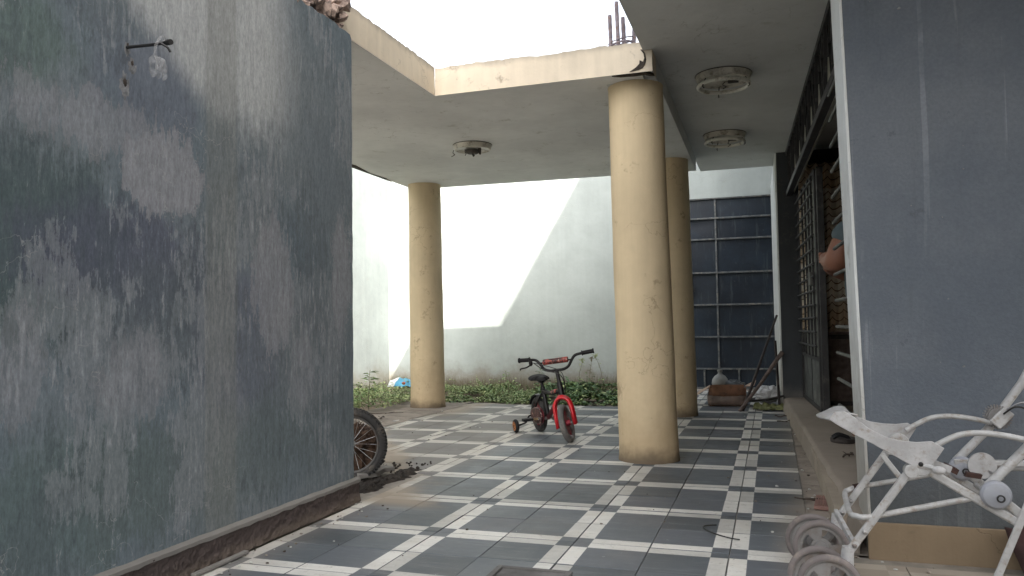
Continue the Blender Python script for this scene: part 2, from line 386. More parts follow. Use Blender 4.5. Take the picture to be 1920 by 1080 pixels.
    def grid(s, nu, nv, fn, mi=0, thick=0.):
        vs = [Vector(fn(i/nu, j/nv)) for j in range(nv+1) for i in range(nu+1)]
        fs = [(j*(nu+1)+i, j*(nu+1)+i+1, (j+1)*(nu+1)+i+1, (j+1)*(nu+1)+i) for j in range(nv) for i in range(nu)]
        return s.add(vs, fs, mi)
    def xf(s, M):
        s.v = [M @ q for q in s.v]; return s
    def build(s, name, mat, parent=None, smooth=False, bevel=0., thick=0., subsurf=0, angle=40, seg=2):
        me = bpy.data.meshes.new(name)
        org = ORG.get(parent.name, Vector((0, 0, 0))) if parent else Vector((0, 0, 0))
        me.from_pydata([tuple(q-org) for q in s.v], [], s.f)
        bm = bmesh.new(); bm.from_mesh(me); bmesh.ops.recalc_face_normals(bm, faces=bm.faces); bm.to_mesh(me); bm.free()
        for m in (mat if isinstance(mat, (list, tuple)) else [mat]): me.materials.append(MATS[m])
        me.polygons.foreach_set('material_index', s.mi)
        o = bpy.data.objects.new(name, me); COL.objects.link(o)
        if parent: o.parent = parent; ORG[o.name] = org
        if smooth:
            me.polygons.foreach_set('use_smooth', [True]*len(me.polygons))
            if angle < 180 and hasattr(me, 'set_sharp_from_angle'): me.set_sharp_from_angle(angle=R(angle))
        if thick: md = o.modifiers.new('solid', 'SOLIDIFY'); md.thickness = thick; md.offset = 0
        if bevel:
            md = o.modifiers.new('bevel', 'BEVEL'); md.width = bevel; md.segments = seg; md.limit_method = 'ANGLE'
        if subsurf: md = o.modifiers.new('sub', 'SUBSURF'); md.levels = subsurf; md.render_levels = subsurf
        return o
def shear(mb, k, z0, axis=0):
    for q in mb.v: q[axis] += k*(q.z-z0)
    return mb
def tag(o, label=None, cat=None, group=None, kind=None):
    for k, v in (('label', label), ('category', cat), ('group', group), ('kind', kind)):
        if v: o[k] = v
    return o
def thing(name, loc, label, cat, group=None):
    o = bpy.data.objects.new(name, None); COL.objects.link(o); o.location = loc; ORG[o.name] = Vector(loc)
    o.empty_display_size = .1
    return tag(o, label, cat, group)
def smoothpath(pts, n=6):
    """Catmull-Rom through pts"""
    P = [Vector(p) for p in pts]; out = []
    for i in range(len(P)-1):
        p0 = P[max(i-1, 0)]; p1 = P[i]; p2 = P[i+1]; p3 = P[min(i+2, len(P)-1)]
        for k in range(n):
            t = k/n
            out.append(.5*((2*p1)+(p2-p0)*t+(2*p0-5*p1+4*p2-p3)*t*t+(3*p1-p0-3*p2+p3)*t**3))
    out.append(P[-1]); return out

# ------------------------------------------------------------------ the setting
ZC, ZR, ZT = 2.42, 2.55, 2.61           # porch soffit, right ceiling, top of the porch slab
FX = lambda y: .49-.041*(y-.1)          # face line of the house front along the passage

tag(MB().grid(40, 40, lambda u, v: (-60+120*u, -60+120*v, -.05)).build('ground', 'dirt'), kind='structure')
# garden bed soil
def bed(u, v):
    x = -5.2+4.25*u; y = 4.0+3.3*v
    return (x, y, -.028+.03*noise.noise(Vector((x*1.5, y*1.5, 0)))+.02*(y > 5.4))
tag(MB().grid(40, 30, bed).build('garden_soil', 'dirt', smooth=True), kind='structure')

# tiled patio: a bed of mortar with every tile on it
floor = MB()
floor.box((-3.62, .35, -.06), (-1.70, 5.28, -.005)); floor.box((-1.7, -3.9, -.06), (.34, 5.28, -.006)); floor.box((.34, -3.9, -.06), (2.6, .1, -.007))
floor.box((-1.25, 5.28, -.06), (.3, 7.2, -.0065))
patio = tag(floor.build('patio', 'grout'), kind='structure')
T, BW = .3, .066
def tile_mesh():
    g = .0016; a, b = -T/2+g, T/2-g; c = -T/2+BW; zt, zb, e = 0., -.012, .0015
    m = MB()
    xs = [a, a+e, c, b-e, b]
    # top: 3x3 split so that white bands lie along -x and -y, dark square where they cross
    cols = [a+e, c, b-e]
    def q(x0, y0, x1, y1, mi): m.add([(x0, y0, zt), (x1, y0, zt), (x1, y1, zt), (x0, y1, zt)], [(0, 1, 2, 3)], mi)
    q(cols[0], cols[0], cols[1], cols[1], 0); q(cols[1], cols[0], cols[2], cols[1], 1)
    q(cols[0], cols[1], cols[1], cols[2], 1); q(cols[1], cols[1], cols[2], cols[2], 0)
    o = [(a, a), (b, a), (b, b), (a, b)]; i_ = [(a+e, a+e), (b-e, a+e), (b-e, b-e), (a+e, b-e)]
    for k in range(4):
        j = (k+1) % 4
        m.add([(*o[k], zt-e), (*o[j], zt-e), (*i_[j], zt), (*i_[k], zt)], [(0, 1, 2, 3)], 0)
        m.add([(*o[k], zb), (*o[j], zb), (*o[j], zt-e), (*o[k], zt-e)], [(0, 1, 2, 3)], 0)
    return m
t0 = tile_mesh().build('tile', ['tile_grey', 'tile_white'], patio)
me_t = t0.data; first = True
def in_patio(i, j):
    x, y = T*(i+.5), T*(j+.5)
    if y < 5.25 and y > -1.6:
        if x < -1.8: return x > -3.45 and y > .5
        if x < .3: return True
        return y < .02 and x < 1.55
    return 5.2 < y < 7.2 and -.95 < x < .3
for j in range(-6, 25):
    for i in range(-12, 8):
        if not in_patio(i, j): continue
        x, y = T*(i+.5), T*(j+.5)
        if -2.35 < x < -1.85 and .55 < y < 1.45 and (x < -2.0 or y < 1.1): continue       # lifted for the planting pit
        o = t0 if first else bpy.data.objects.new('tile', me_t)
        if not first: COL.objects.link(o); o.parent = patio
        first = False
        mx, my = i % 2 == 1, j % 2 == 1        # which side carries the bands
        # rotations of the L-shaped tile: (-x,-y)=0, (+x,-y)=90, (+x,+y)=180, (-x,+y)=270
        a = {(False, False): 0, (True, False): 90, (True, True): 180, (False, True): 270}[(mx, my)]
        o.location = (x+rnd.uniform(-.0008, .0008), y+rnd.uniform(-.0008, .0008), rnd.uniform(-.0012, .0012))
        o.rotation_euler = (rnd.uniform(-.002, .002), rnd.uniform(-.002, .002), R(a)+rnd.uniform(-.002, .002))

# gutter of bare concrete between tiles and step, dusty screed by the rear pillar
tag(MB().grid(6, 40, lambda u, v: (.305+u*(FX(-.0+5.1*v)-.305+.03), .1+5.1*v, .003*noise.noise(Vector((u*3, v*30, 1)))+.0)).build('gutter', 'dust_concrete', smooth=True), kind='structure')
tag(MB().grid(20, 20, lambda u, v: (-4.0+.95*u+.08*noise.noise(Vector((v*5, 3, 1)))*u, 3.0+2.35*v, .004+.006*noise.noise(Vector((u*4, v*6, 2)))-.03*(1-min(1, u*5)))).build('screed_apron', 'dust_concrete', smooth=True), kind='structure')

# ---- left courtyard wall
cw = thing('courtyard_wall', (-1.9, 0, 0), 'tall weathered blue-grey wall with streaked peeling paint and broken top', 'wall')
outl = [(-7, 0), (.425, 0)]
z = 0
while z < 2.36:
    outl.append((.425+.006*noise.noise(Vector((0, 3, z*9)))+.004*noise.noise(Vector((0, 8, z*31))), max(z, .0)+.02)); z += .045
y = .42
while y > -7:
    outl.append((y-.01, 2.385+.018*noise.noise(Vector((y*7, 1, 1)))+.012*noise.noise(Vector((y*23, 4, 1)))+max(0, (-.15-y))*.02)); y -= .05 if y > -1.5 else .4
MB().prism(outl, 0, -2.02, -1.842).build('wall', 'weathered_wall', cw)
m = MB().prism([(-7, 0), (.440, 0), (.440, .100), (-7, .100)], 0, -1.99, -1.830)
def plf(u, v):
    y = -3+3.447*u; z = .104*v; q = Vector((y, z, 0))
    return (-1.821+.006*noise.noise(q*9)+.006*noise.noise(q*31)+.004*noise.noise(q*80)+.006*(1-v)**3, y, z)
m.grid(520, 16, plf)
m.grid(6, 16, lambda u, v: Vector(plf(1, v)).lerp(Vector((-1.99, .447, .104*v)), u))
m.build('plinth', 'brown_plinth', cw)
led = MB()
def ledge(u, v):
    yy = -3+3.448*u; xx = -1.8425+.026*v
    return (xx, yy, .118-.008*v**2+.003*noise.noise(Vector((yy*12, v, 0))))
led.grid(120, 3, ledge); led.grid(120, 1, lambda u, v: (-1.8165, -3+3.448*u, .110-v*(.014+.006*noise.noise(Vector((u*60, 0, 3))))+.003*noise.noise(Vector(((-3+3.448*u)*12, 1, 0)))))
led.build('plinth_ledge', 'plinth_ledge', cw, smooth=True)
# broken masonry on top of the wall end
rb = MB()
for k in range(230):
    yy = rnd.uniform(-.42, .42); zz = 2.375+abs(rnd.gauss(0, .13))*(1.2 if yy > -.1 else .7)
    xx = rnd.uniform(-2.0, -1.865)+ (zz-2.38)*-.15; s_ = rnd.uniform(.018, .055)
    rb.ball((xx, yy, min(zz, 2.655)), (s_, s_*rnd.uniform(.7, 1.3), s_*rnd.uniform(.5, 1.1)), 6, 4, jit=.7, jf=2.2, seed=k)
tag(rb.build('broken_masonry', 'broken_brick', cw), kind='stuff')
for k, (y, z, r) in enumerate(((-1.055, 1.815, .035), (-1.035, 1.76, .04), (-1.065, 1.685, .06))):
    m = MB(); m.ball((-1.843, y, z), (.0016, r*.5, r*.85), 18, 10, jit=.5, jf=4, seed=k+40)
    m.build('chipped_plaster', 'chip_grey', cw)
    m = MB(); m.ball((-1.841, y, z+.012), (.002, r*.13, r*.2), 14, 8, jit=.6, jf=4, seed=k+60)
    m.build('chipped_hole', 'crack_dark', cw)

# ---- porch canopy
pc = thing('porch_canopy', (-2.7, 3.2, ZC), 'flat concrete porch roof with grey soffit and stained cream edge beams', 'porch roof')
sl_ = MB().prism([(-3.63, .43), (-3.63, 4.93), (-.55, 5.02), (-.55, 1.683), (-1.935, 1.683), (-1.935, .43)], 2, ZC, ZC+.05)
sl_.build('soffit', 'soffit_grey', pc)
MB().prism([(-3.63, .55), (-3.63, 4.93), (-.55, 5.02), (-.55, 1.83), (-2.07, 1.82), (-2.07, .55)], 2, ZC+.051, ZT-.012).build('roof_slab', 'soffit_grey', pc)
def fascia(a, b, n, nrm):
    """edge beam from a to b (xy), ragged top; nrm points outwards"""
    m = MB(); a, b, nrm = Vector((*a, 0)), Vector((*b, 0)), Vector((*nrm, 0)); N = 70
    def top(t): q = a.lerp(b, t); return ZT-.006+.006*noise.noise(q*4)+.007*noise.noise(q*23)+.004*noise.noise(q*60)
    for (o0, zf, o1, zf2) in ((.0, lambda t: ZC-.004, 0., top), (0., top, -.13, top)):
        m.grid(N, 1, lambda u, v: tuple(a.lerp(b, u) + nrm*(o0+(o1-o0)*v) + Vector((0, 0, zf(u)+(zf2(u)-zf(u))*v))))
    return m
m = fascia((-1.926, .40), (-1.926, 1.672), 0, (1, 0)); m.build('side_fascia', 'cream_beam', pc)
m = fascia((-1.924, 1.675), (-.475, 1.675), 0, (0, -1)); m.box((-.475, 1.68, ZC-.003), (-.4745, 1.85, ZT-.02)); m.build('front_fascia', 'cream_beam', pc)
# cracked spall over the front pillar
cr = MB()
def flat(pts, y): cr.prism(pts, 1, y-.004, y+.03)
flat([(-.545, 2.555), (-.535, 2.557), (-.517, 2.53), (-.512, 2.49), (-.52, 2.462), (-.535, 2.44), (-.56, 2.43), (-.615, 2.424), (-.575, 2.447), (-.553, 2.468), (-.551, 2.49), (-.530, 2.478), (-.522, 2.50), (-.527, 2.53)], 1.672)
cr.build('crack', 'crack_dark', pc)
cr = MB(); cr.prism([(-.73, 1.69), (-.60, 1.684), (-.52, 1.690), (-.50, 1.72), (-.475, 1.77), (-.50, 1.765), (-.53, 1.73), (-.6, 1.735), (-.68, 1.725)], 2, ZC-.0075, ZC+.01)
cr.build('spalled_soffit', 'crack_dark', pc)
# drip line and broken edge left rear
m = MB(); m.prism([(-3.635, 3.0), (-3.60, 3.1), (-3.56, 3.5), (-3.62, 3.9), (-3.60, 4.2), (-3.635, 4.4)], 2, ZC-.005, ZC+.02); m.build('broken_edge', 'crack_dark', pc)

# ---- pillars
def pillar(x, y, rt, rb_, label, top=ZC, lean=-.008):
    o = MB(); prof = [(rb_*1.012, 0), (rb_*1.012, .012), (rb_, .03)]
    for k in range(1, 24): t = k/24; prof.append((rb_+(rt-rb_)*t, .03+(top-.05)*t))
    prof += [(rt*1.0, top-.015), (rt*1.01, top-.01), (rt*1.01, top-.001)]
    o.lathe((x, y, 0), (0, 0, 1), prof, 56, jit=.004)
    for q in o.v:
        if q.z < .12: d = Vector((q.x-x, q.y-y, 0)); q += d.normalized()*(.006*noise.noise(Vector((q.x*14, q.y*14, q.z*20)))+.004)*(1-q.z/.12)
    shear(o, lean, 1.)
    ob = o.build('pillar', 'cream_paint', smooth=True); return tag(ob, label, 'pillar', 'round cream porch pillars')
pillar(-.612, 1.99, .176, .188, 'large front cream pillar under the cracked end of the porch beam', lean=-.014)
pillar(-3.395, 4.73, .176, .186, 'left rear cream pillar beside the garden plants')
pillar(-.700, 4.46, .172, .185, 'rear cream pillar half hidden behind the front one, before the dark gate')

# ---- garden walls and gate
GY, GX0, GX1 = 7.2, -1.32, .215
gw = thing('garden_wall', (-3, GY, 0), 'pale sunlit plastered wall behind the garden plants', 'wall')
m = MB().box((-5.3, GY, -.05), (GX0, GY+.2, 3.4)); m.build('wall', 'garden_white', gw)
m = MB().box((GX0, GY+.003, 2.46), (.6, GY+.2, 3.4)); m.build('lintel', 'garden_white', gw)
sw_ = tag(MB().box((-5.32, -2.0, -.05), (-5.12, GY-.002, 3.4)).build('garden_wall', 'garden_side_dim'), 'white side wall closing the garden at far left', 'wall')
gate = thing('metal_gate', (-.5, GY, 0), 'dark blue sheet metal gate with welded grey rails', 'gate')
zs = [.03, .275, .68, 1.09, 1.50, 1.93, 2.20, 2.455]
for r_ in range(len(zs)-1):
    xs = [GX0, -.476, GX1] if r_ else [GX0, -.66, -.235, GX1]
    if r_ == 3: xs = [GX0, -.79, -.476, GX1]
    for a, b in zip(xs[:-1], xs[1:]):
        m = MB(); dpt = rnd.uniform(.004, .014)
        m.grid(5, 4, lambda u, v: (a+(b-a)*u, GY+.05+dpt*(noise.noise(Vector((a*9+u*2, v*2, r_*3)))), zs[r_]+(zs[r_+1]-zs[r_])*v))
        m.build('panel', 'gate_blue', gate, smooth=True)
    for x in xs[1:-1]:
        MB().box((x-.011, GY+.015, zs[r_]+.012), (x+.011, GY+.052, zs[r_+1]-.012)).build('upright', 'gate_rail', gate, bevel=.003)
for zz in zs:
    MB().box((GX0, GY+.008, zz-.011), (GX1, GY+.055, zz+.011)).build('rail', 'gate_rail', gate, bevel=.003)
MB().box((-.80, GY-.005, 1.26), (-.755, GY+.03, 1.31)).build('latch', 'grille_black', gate, bevel=.004)

# ---- the house on the right
hs_ = thing('house', (1.5, 1, 0), 'two storey house with blue-grey wall, white door jamb and grey ceiling overhang', 'house')
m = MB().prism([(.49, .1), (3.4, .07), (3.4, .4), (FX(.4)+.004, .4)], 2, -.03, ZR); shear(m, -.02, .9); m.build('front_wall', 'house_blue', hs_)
m = MB().prism([(.478, .097), (.489, .0965), (FX(.4)+.003, .41), (FX(.4)-.002, .41)], 2, 0, ZR-.002); shear(m, -.02, .9); m.build('door_jamb', 'jamb_white', hs_, bevel=.004)
m = MB().box((.4895, .082, -.01), (3.3, .0975, .128)); m.build('skirting', 'ochre_paint', hs_, bevel=.004)
m = MB().prism([(.262, 5.1), (3.4, 5.1), (3.4, 7.19), (.235, 7.19)], 2, -.03, ZR); m.build('rear_wall', 'dark_block', hs_)
m = MB().prism([(.247, 5.103), (.261, 5.097), (.234, 7.195), (.205, 7.195)], 2, 0, ZR-.001); m.build('white_return', 'jamb_white', hs_)
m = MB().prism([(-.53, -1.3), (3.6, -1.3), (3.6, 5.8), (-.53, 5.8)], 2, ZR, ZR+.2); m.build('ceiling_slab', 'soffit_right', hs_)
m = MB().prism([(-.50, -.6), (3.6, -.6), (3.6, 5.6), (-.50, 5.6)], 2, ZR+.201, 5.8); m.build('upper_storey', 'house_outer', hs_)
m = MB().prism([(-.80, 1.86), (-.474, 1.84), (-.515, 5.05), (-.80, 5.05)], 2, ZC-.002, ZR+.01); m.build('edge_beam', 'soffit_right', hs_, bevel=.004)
m = MB().box((3.4, .07, -.03), (3.6, 7.19, ZR)); m.build('back_wall', 'room_wall', hs_)
m = MB().prism([(.40, .41), (3.4, .41), (3.4, 5.099), (.36, 5.099)], 2, -.02, .1); m.build('indoor_floor', 'room_wall', hs_)
m = MB().box((1.35, .4, .1), (1.5, 5.1, ZR-.01)); m.build('partition', 'room_wall', hs_)
# sun blocker added unseen behind the viewer: keeps the sun off the court
blocker = thing('sun_blocker', (4, -9, 0), 'tall plain grey block added out of view to keep sun off the court', 'building')
MB().box((.2, -16, -.05), (9.5, -6.4, 9.0)).build('wall', 'house_outer', blocker)
for fl_ in range(3):
    for k in range(5):
        x0 = .8+1.8*k; MB().box((x0, -6.43, .9+3.1*fl_), (x0+1.2, -6.395, 2.3+3.1*fl_)).build('blocker_window', 'gate_blue', blocker)

fk_ = random.Random(12)
for k in range(14):
    x_, z_ = fk_.uniform(.52, 1.25), fk_.uniform(.35, 2.1); a_ = fk_.uniform(0, 6.28); r1 = fk_.uniform(.0015, .0055)
    n_ = fk_.randint(4, 6); o_ = [(x_-.02*(z_-.9)+r1*fk_.uniform(.5, 1.6)*math.cos(a_+6.28*i/n_), z_+r1*fk_.uniform(.5, 1.3)*math.sin(a_+6.28*i/n_)) for i in range(n_)]
    y_ = .1-.0103*(x_-.49); MB().prism(o_, 1, y_-.0025-.003*fk_.random(), y_+.004).build('paint_flake', 'chip_grey', hs_)
# doorstep with a crumbled edge
st = MB(); N = 60
def edge(t): y = .12+4.97*t; return FX(y)-.035+.012*noise.noise(Vector((y*4, 0, 0)))+.008*max(0, noise.noise(Vector((y*1.7, 5, 0)))), y
prof = [(0., 0.), (.006, .06), (.012, .105), (.03, .118), (.08, .121), (.20, .122), (.32, .122)]
def stepf(u, v):
    k = v*(len(prof)-1); i = min(int(k), len(prof)-2); f = k-i
    ox = prof[i][0]+(prof[i+1][0]-prof[i][0])*f; oz = prof[i][1]+(prof[i+1][1]-prof[i][1])*f
    e, y = edge(u); chip = max(0, noise.noise(Vector((y*3.3, oz*20, 2))))*.007*(oz > .05)
    return (e+ox+chip, y, oz-chip*.9*(ox > .01))
st.grid(110, 24, stepf)
tag(st.build('doorstep', 'step_concrete', smooth=True), 'long low concrete step with crumbling edge below the grille door', 'step')

# ---- security grille: fixed transom and open leaf
DP = .085                                # door plane behind the wall face
def dp(y, z, off=0.): return Vector((FX(y)+DP+off, y, z))
ZTR = 2.13
tr = thing('transom_grille', tuple(dp(2.8, ZTR)), 'black zigzag iron grille above the door, under the ceiling', 'grille')
MB().bar(dp(.42, ZTR), dp(5.08, ZTR), .05, .05).build('rail', 'grille_black', tr, bevel=.003)
MB().bar(dp(.42, ZR-.025), dp(5.08, ZR-.025), .05, .04).build('rail', 'grille_black', tr, bevel=.003)
m = MB().bar(dp(.42, (ZTR+ZR)/2, .05), dp(5.08, (ZTR+ZR)/2, .05), .006, ZR-ZTR-.01); m.build('backing', 'transom_pane', tr)
y = .6; k = 0
while y < 4.95:
    for (a, b) in (((y, ZTR+.02), (y+.13, ZR-.04)), ((y+.13, ZR-.04), (y+.26, ZTR+.02)), ((y, ZR-.04), (y+.13, ZTR+.02+.18))):
        MB().bar(dp(a[0], a[1], -.01+.012*(k % 2)), dp(b[0], b[1], -.01+.012*(k % 2)), .014, .02, up=(1, 0, 0)).build('bar', 'grille_black', tr)
        k += 1
    y += .26
# open leaf: hinged at the far jamb, swung slightly inwards
H0, H1 = Vector((.462, 5.06, 0)), Vector((.548, 3.66, 0)); LD = (H1-H0); LN = Vector((LD.y, -LD.x, 0)).normalized()
if LN.x > 0: LN = -LN
def lp(t, z, off=0.): q = H0+LD*t+LN*off; q.z = z; return q
leaf = thing('grille_door', tuple(H0+Vector((0, 0, .13))), 'open iron grille door with square bars and dull glass panes', 'door')
MB().bar(lp(.5, 1.33, -.02), lp(.5, 1.33, -.02)+LD*.001, .1, .1)
m = MB(); m.obox(lp(.5, 1.34, -.012), LD*.49, LN*.003, Vector((0, 0, .78))); m.build('pane', 'grille_pane', leaf)
m = MB(); m.obox(lp(.5, .345, -.004), LD*.49, LN*.008, Vector((0, 0, .205))); m.build('lower_panel', 'grille_lower', leaf)
m = MB(); m.obox(lp(.52, .345, .006), LD*.008, LN*.004, Vector((0, 0, .2))); m.build('panel_seam', 'grille_black', leaf)
for t in (.01, .985): MB().bar(lp(t, .135), lp(t, 2.10), .05, .04, up=LN).build('stile', 'grille_black', leaf, bevel=.003)
MB().obox(lp(1.025, 1.12, -.02), LD*.018, LN*.025, Vector((0, 0, .985))).build('edge_stile', 'grille_black', leaf, bevel=.004)
for z_ in (.145, .555, 2.09): MB().bar(lp(.02, z_), lp(.98, z_), .035, .03, up=LN).build('cross_rail', 'grille_black', leaf, bevel=.003)
for k in range(13):
    z_ = .66+k*.113
    MB().cyl(lp(.0, z_, .035), lp(.97, z_+.004*(k % 3), .035), .0105, seg=8).build('horizontal_bar', 'grille_black', leaf)
for k, t in enumerate((.16, .34, .52, .70, .86)):
    MB().bar(lp(t, .57, .022), lp(t, 2.08, .022), .016, .016, up=LN).build('vertical_bar', 'grille_black', leaf)
MB().obox(lp(.80, 1.22, .03), LD*.06, LN*.02, Vector((0, 0, .055))).build('lock_box', 'grille_bar', leaf, bevel=.004)
# closed second leaf seen edge-on beside the jamb
fl = thing('side_grille', tuple(dp(1.3, .13)), 'narrow fixed grille seen edge-on beside the white jamb', 'grille')
for yy in (.46, .72): MB().bar(dp(yy, .125), dp(yy, 2.11), .035, .035, up=(1, 0, 0)).build('stile', 'grille_bar', fl, bevel=.003)
for k in range(13):
    z_ = .435+k*.135
    MB().cyl(dp(.52, z_, -.03), dp(1.3, z_, -.03), .009, seg=8).build('horizontal_bar', 'grille_bar', fl)
for yy in (.55, .63): MB().bar(dp(yy, .13), dp(yy, 2.1), .014, .014, up=(1, 0, 0)).build('vertical_bar', 'grille_bar', fl)

# ------------------------------------------------------------------ more materials for the objects
simple('bike_black', (.008, .0075, .008), .4, var=.3, dirt=(.02, .018, .016), dirt_amt=.15, spec=.25)
simple('bike_red', (.52, .012, .02), .38, var=.15, dirt=(.28, .03, .03), dirt_amt=.3)
simple('bike_maroon', (.10, .012, .018), .4, var=.3, dirt=(.03, .02, .02), dirt_amt=.4)
simple('rim_red', (.20, .015, .028), .45, var=.25, dirt=(.1, .05, .05), dirt_amt=.4)
simple('tyre_dusty', (.125, .12, .118), .9, var=.3, dirt=(.2, .18, .16), dirt_amt=.4, bump=.5)
simple('tyre_black', (.022, .021, .02), .8, var=.3, dirt=(.09, .075, .06), dirt_amt=.5, bump=.4)
simple('rubber_black', (.010, .010, .011), .65, spec=.25)
simple('orange_plastic', (.5, .17, .035), .5, var=.2, dirt=(.12, .07, .04), dirt_amt=.5)
simple('steel_dark', (.10, .095, .09), .5, .6, dirt=(.08, .05, .035), dirt_amt=.4)
simple('steel_grey', (.33, .33, .33), .4, .8, dirt=(.15, .1, .07), dirt_amt=.4)
simple('brass_dull', (.22, .15, .08), .5, .3)
simple('coir', (.06, .035, .022), .95, var=.6, scale=25, bump=.9)
simple('cardboard', (.23, .115, .07), .9, var=.2, scale=8, dirt=(.12, .07, .05), dirt_amt=.4)
simple('cardboard_pale', (.42, .30, .23), .9, var=.15)
simple('stretch_film', (.19, .135, .11), .35, var=.35, scale=10)
simple('jug_plastic', (.27, .275, .275), .45, var=.15, dirt=(.25, .24, .22), dirt_amt=.4)
simple('bag_grey', (.075, .085, .095), .35, var=.3)
simple('bag_white', (.47, .47, .48), .45, var=.12, dirt=(.33, .33, .34), dirt_amt=.4)
simple('pan_black', (.022, .02, .019), .6, dirt=(.1, .08, .07), dirt_amt=.4)
simple('cloth_olive', (.17, .18, .075), .8, var=.3)
simple('stick_dark', (.028, .022, .022), .7, var=.4, dirt=(.09, .07, .06), dirt_amt=.4)
simple('stick_wood', (.12, .09, .08), .8, var=.4, scale=20)
simple('stroller_white', (.40, .402, .40), .45, var=.15, scale=22, dirt=(.27, .24, .205), dirt_amt=.5)
simple('stroller_plastic', (.39, .39, .392), .5, var=.15, scale=18, dirt=(.27, .245, .215), dirt_amt=.5)
simple('stroller_hub', (.30, .315, .35), .5, var=.1, dirt=(.25, .24, .23), dirt_amt=.4)
simple('wheel_tyre', (.17, .15, .145), .85, var=.2, dirt=(.26, .22, .19), dirt_amt=.5)
simple('wheel_plastic', (.20, .195, .19), .6, var=.15, dirt=(.15, .12, .1), dirt_amt=.6)
simple('rust', (.045, .022, .017), .9, var=.5, scale=20)
simple('maroon_cloth', (.045, .022, .02), .95, var=.4, scale=12)
simple('skin', (.235, .105, .066), .55, var=.1, scale=8)
simple('tshirt', (.085, .115, .125), .9, var=.12)
simple('denim', (.06, .085, .10), .9, var=.15)
simple('trousers', (.02, .02, .022), .9)
simple('hair', (.008, .007, .006), .6)
simple('tarp_blue', (.06, .26, .40), .5, var=.2)
simple('tarp_white', (.55, .58, .58), .5, var=.15)
simple('flower_red', (.42, .085, .04), .6)
simple('sandal_rubber', (.05, .042, .038), .85, var=.3)
simple('iron_cover', (.13, .125, .12), .8, var=.3, dirt=(.06, .055, .05), dirt_amt=.5)
simple('wire_black', (.014, .013, .012), .5)
simple('film_clear', (.5, .5, .5), .4, var=.2).node_tree.nodes['Principled BSDF'].inputs['Alpha'].default_value = .15
simple('tile_red', (.26, .15, .125), .85, var=.2, dirt=(.3, .24, .19), dirt_amt=.5)
def curtain_mat():
    s = NB('curtain_print'); p = s.pos(); X, Y, Z = s.sep(p)
    a = s.math('ABSOLUTE', s.math('SINE', s.math('MULTIPLY', X, 31.)))
    h = s.math('FRACT', s.math('ADD', s.math('MULTIPLY', Z, 14.5), s.math('MULTIPLY', a, .55)))
    c = s.mix(s.ramp(s.math('FRACT', s.math('MULTIPLY', Z, 1.43)), .3, .6), (.66, .55, .41), (.80, .75, .65))
    c = s.mix(s.ramp(h, .17, .12), c, (.20, .125, .07))
    return s.done(c, .9)
curtain_mat()
def pad_mat():
    s = NB('pad_print'); p = s.pos(False)
    n = s.noise(p, 28, 3, .5, dist=1.5)
    c = s.mix(s.ramp(n, .47, .53), (.30, .055, .04), (.035, .012, .01))
    c = s.mix(s.ramp(s.noise(p, 34, 2, off=(4, 4, 4)), .60, .66), c, (.42, .25, .2))
    return s.done(c, .45)
pad_mat()
def guard_mat():
    s = NB('guard_print'); p = s.pos(False)
    n = s.noise(p, 18, 3, .5, dist=2.)
    c = s.mix(s.ramp(n, .42, .58), (.05, .010, .012), (.020, .008, .008))
    c = s.mix(s.ramp(s.noise(p, 22, 2, off=(4, 4, 4), dist=3.), .60, .63), c, (.36, .22, .18))
    return s.done(c, .4)
guard_mat()

# ------------------------------------------------------------------ ceiling lamps
def lamp(x, y, z, rad, tube, label, rot):
    t = thing('ceiling_lamp', (x, y, z), label, 'ceiling lamp', 'broken ceiling lamps')
    MB().lathe((x, y, z-.002), (0, 0, -1), [(rad, 0), (rad*1.01, .004), (rad*.97, .02), (rad*.93, .042), (rad*.90, .044), (rad*.87, .038), (rad*.3, .036), (0, .036)], 48).build('pan', 'lamp_enamel', t, smooth=True, angle=50)
    MB().ring((x, y, z-.003), (0, 0, 1), rad*1.0, .004, 48, 6).build('rim_shadow', 'lamp_dark', t, smooth=True)  # dark ring added as the shadow line where the pan meets the ceiling
    if tube:
        MB().ring((x, y, z-.074), (0, 0, 1), rad*.90, .014, 56, 12).build('circular_tube', 'tube_glass', t, smooth=True)
        for k in range(3):
            a = rot+k*2.1; px, py = x+math.cos(a)*rad*.9, y+math.sin(a)*rad*.9
            MB().tube([(px*.9+x*.1, py*.9+y*.1, z-.04), (px, py, z-.065), (px+.012*math.cos(a), py+.012*math.sin(a), z-.1), (px, py, z-.108)], .004, 6).build('clip', 'lamp_dark', t)
        MB().box((x+.03, y-.03, z-.066), (x+.1, y+.0, z-.046)).build('ballast', 'lamp_dark', t, bevel=.004)
        a = rot+.9; px, py = x+math.cos(a)*rad*.9, y+math.sin(a)*rad*.9
        MB().tube(smoothpath([(px, py, z-.1), (px-.01, py-.02, z-.125), (px+.012, py-.03, z-.14), (px-.01, py-.035, z-.155)]), .003, 6).build('loose_wire', 'wire_black', t)
    else:
        MB().lathe((x, y, z-.045), (0, 0, -1), [(.062, 0), (.06, .018), (.045, .03), (0, .03)], 24).build('socket_plate', 'lamp_dark', t, smooth=True)
        MB().tube([(x, y, z-.07), (x+.004, y, z-.085), (x+.012, y-.004, z-.094)], [.008, .008, .012], 8).build('socket', 'lamp_dark', t)
        MB().cyl((x+.085, y-.05, z-.045), (x+.09, y-.052, z-.10), .013, .006, 8).build('screw_post', 'lamp_dark', t)
        for sx, dx in ((-.15, -.02), (.075, .01), (-.045, 0)):
            MB().tube(smoothpath([(x+sx, y-.06, z-.045), (x+sx+dx*.3, y-.06, z-.07), (x+sx+.01, y-.062, z-.085), (x+sx+dx, y-.06, z-.1)]), .003, 6).build('loose_wire', 'wire_black', t)
lamp(-.09, 2.35, ZR, .185, True, 'near circular tube lamp on the passage ceiling', 3.9)
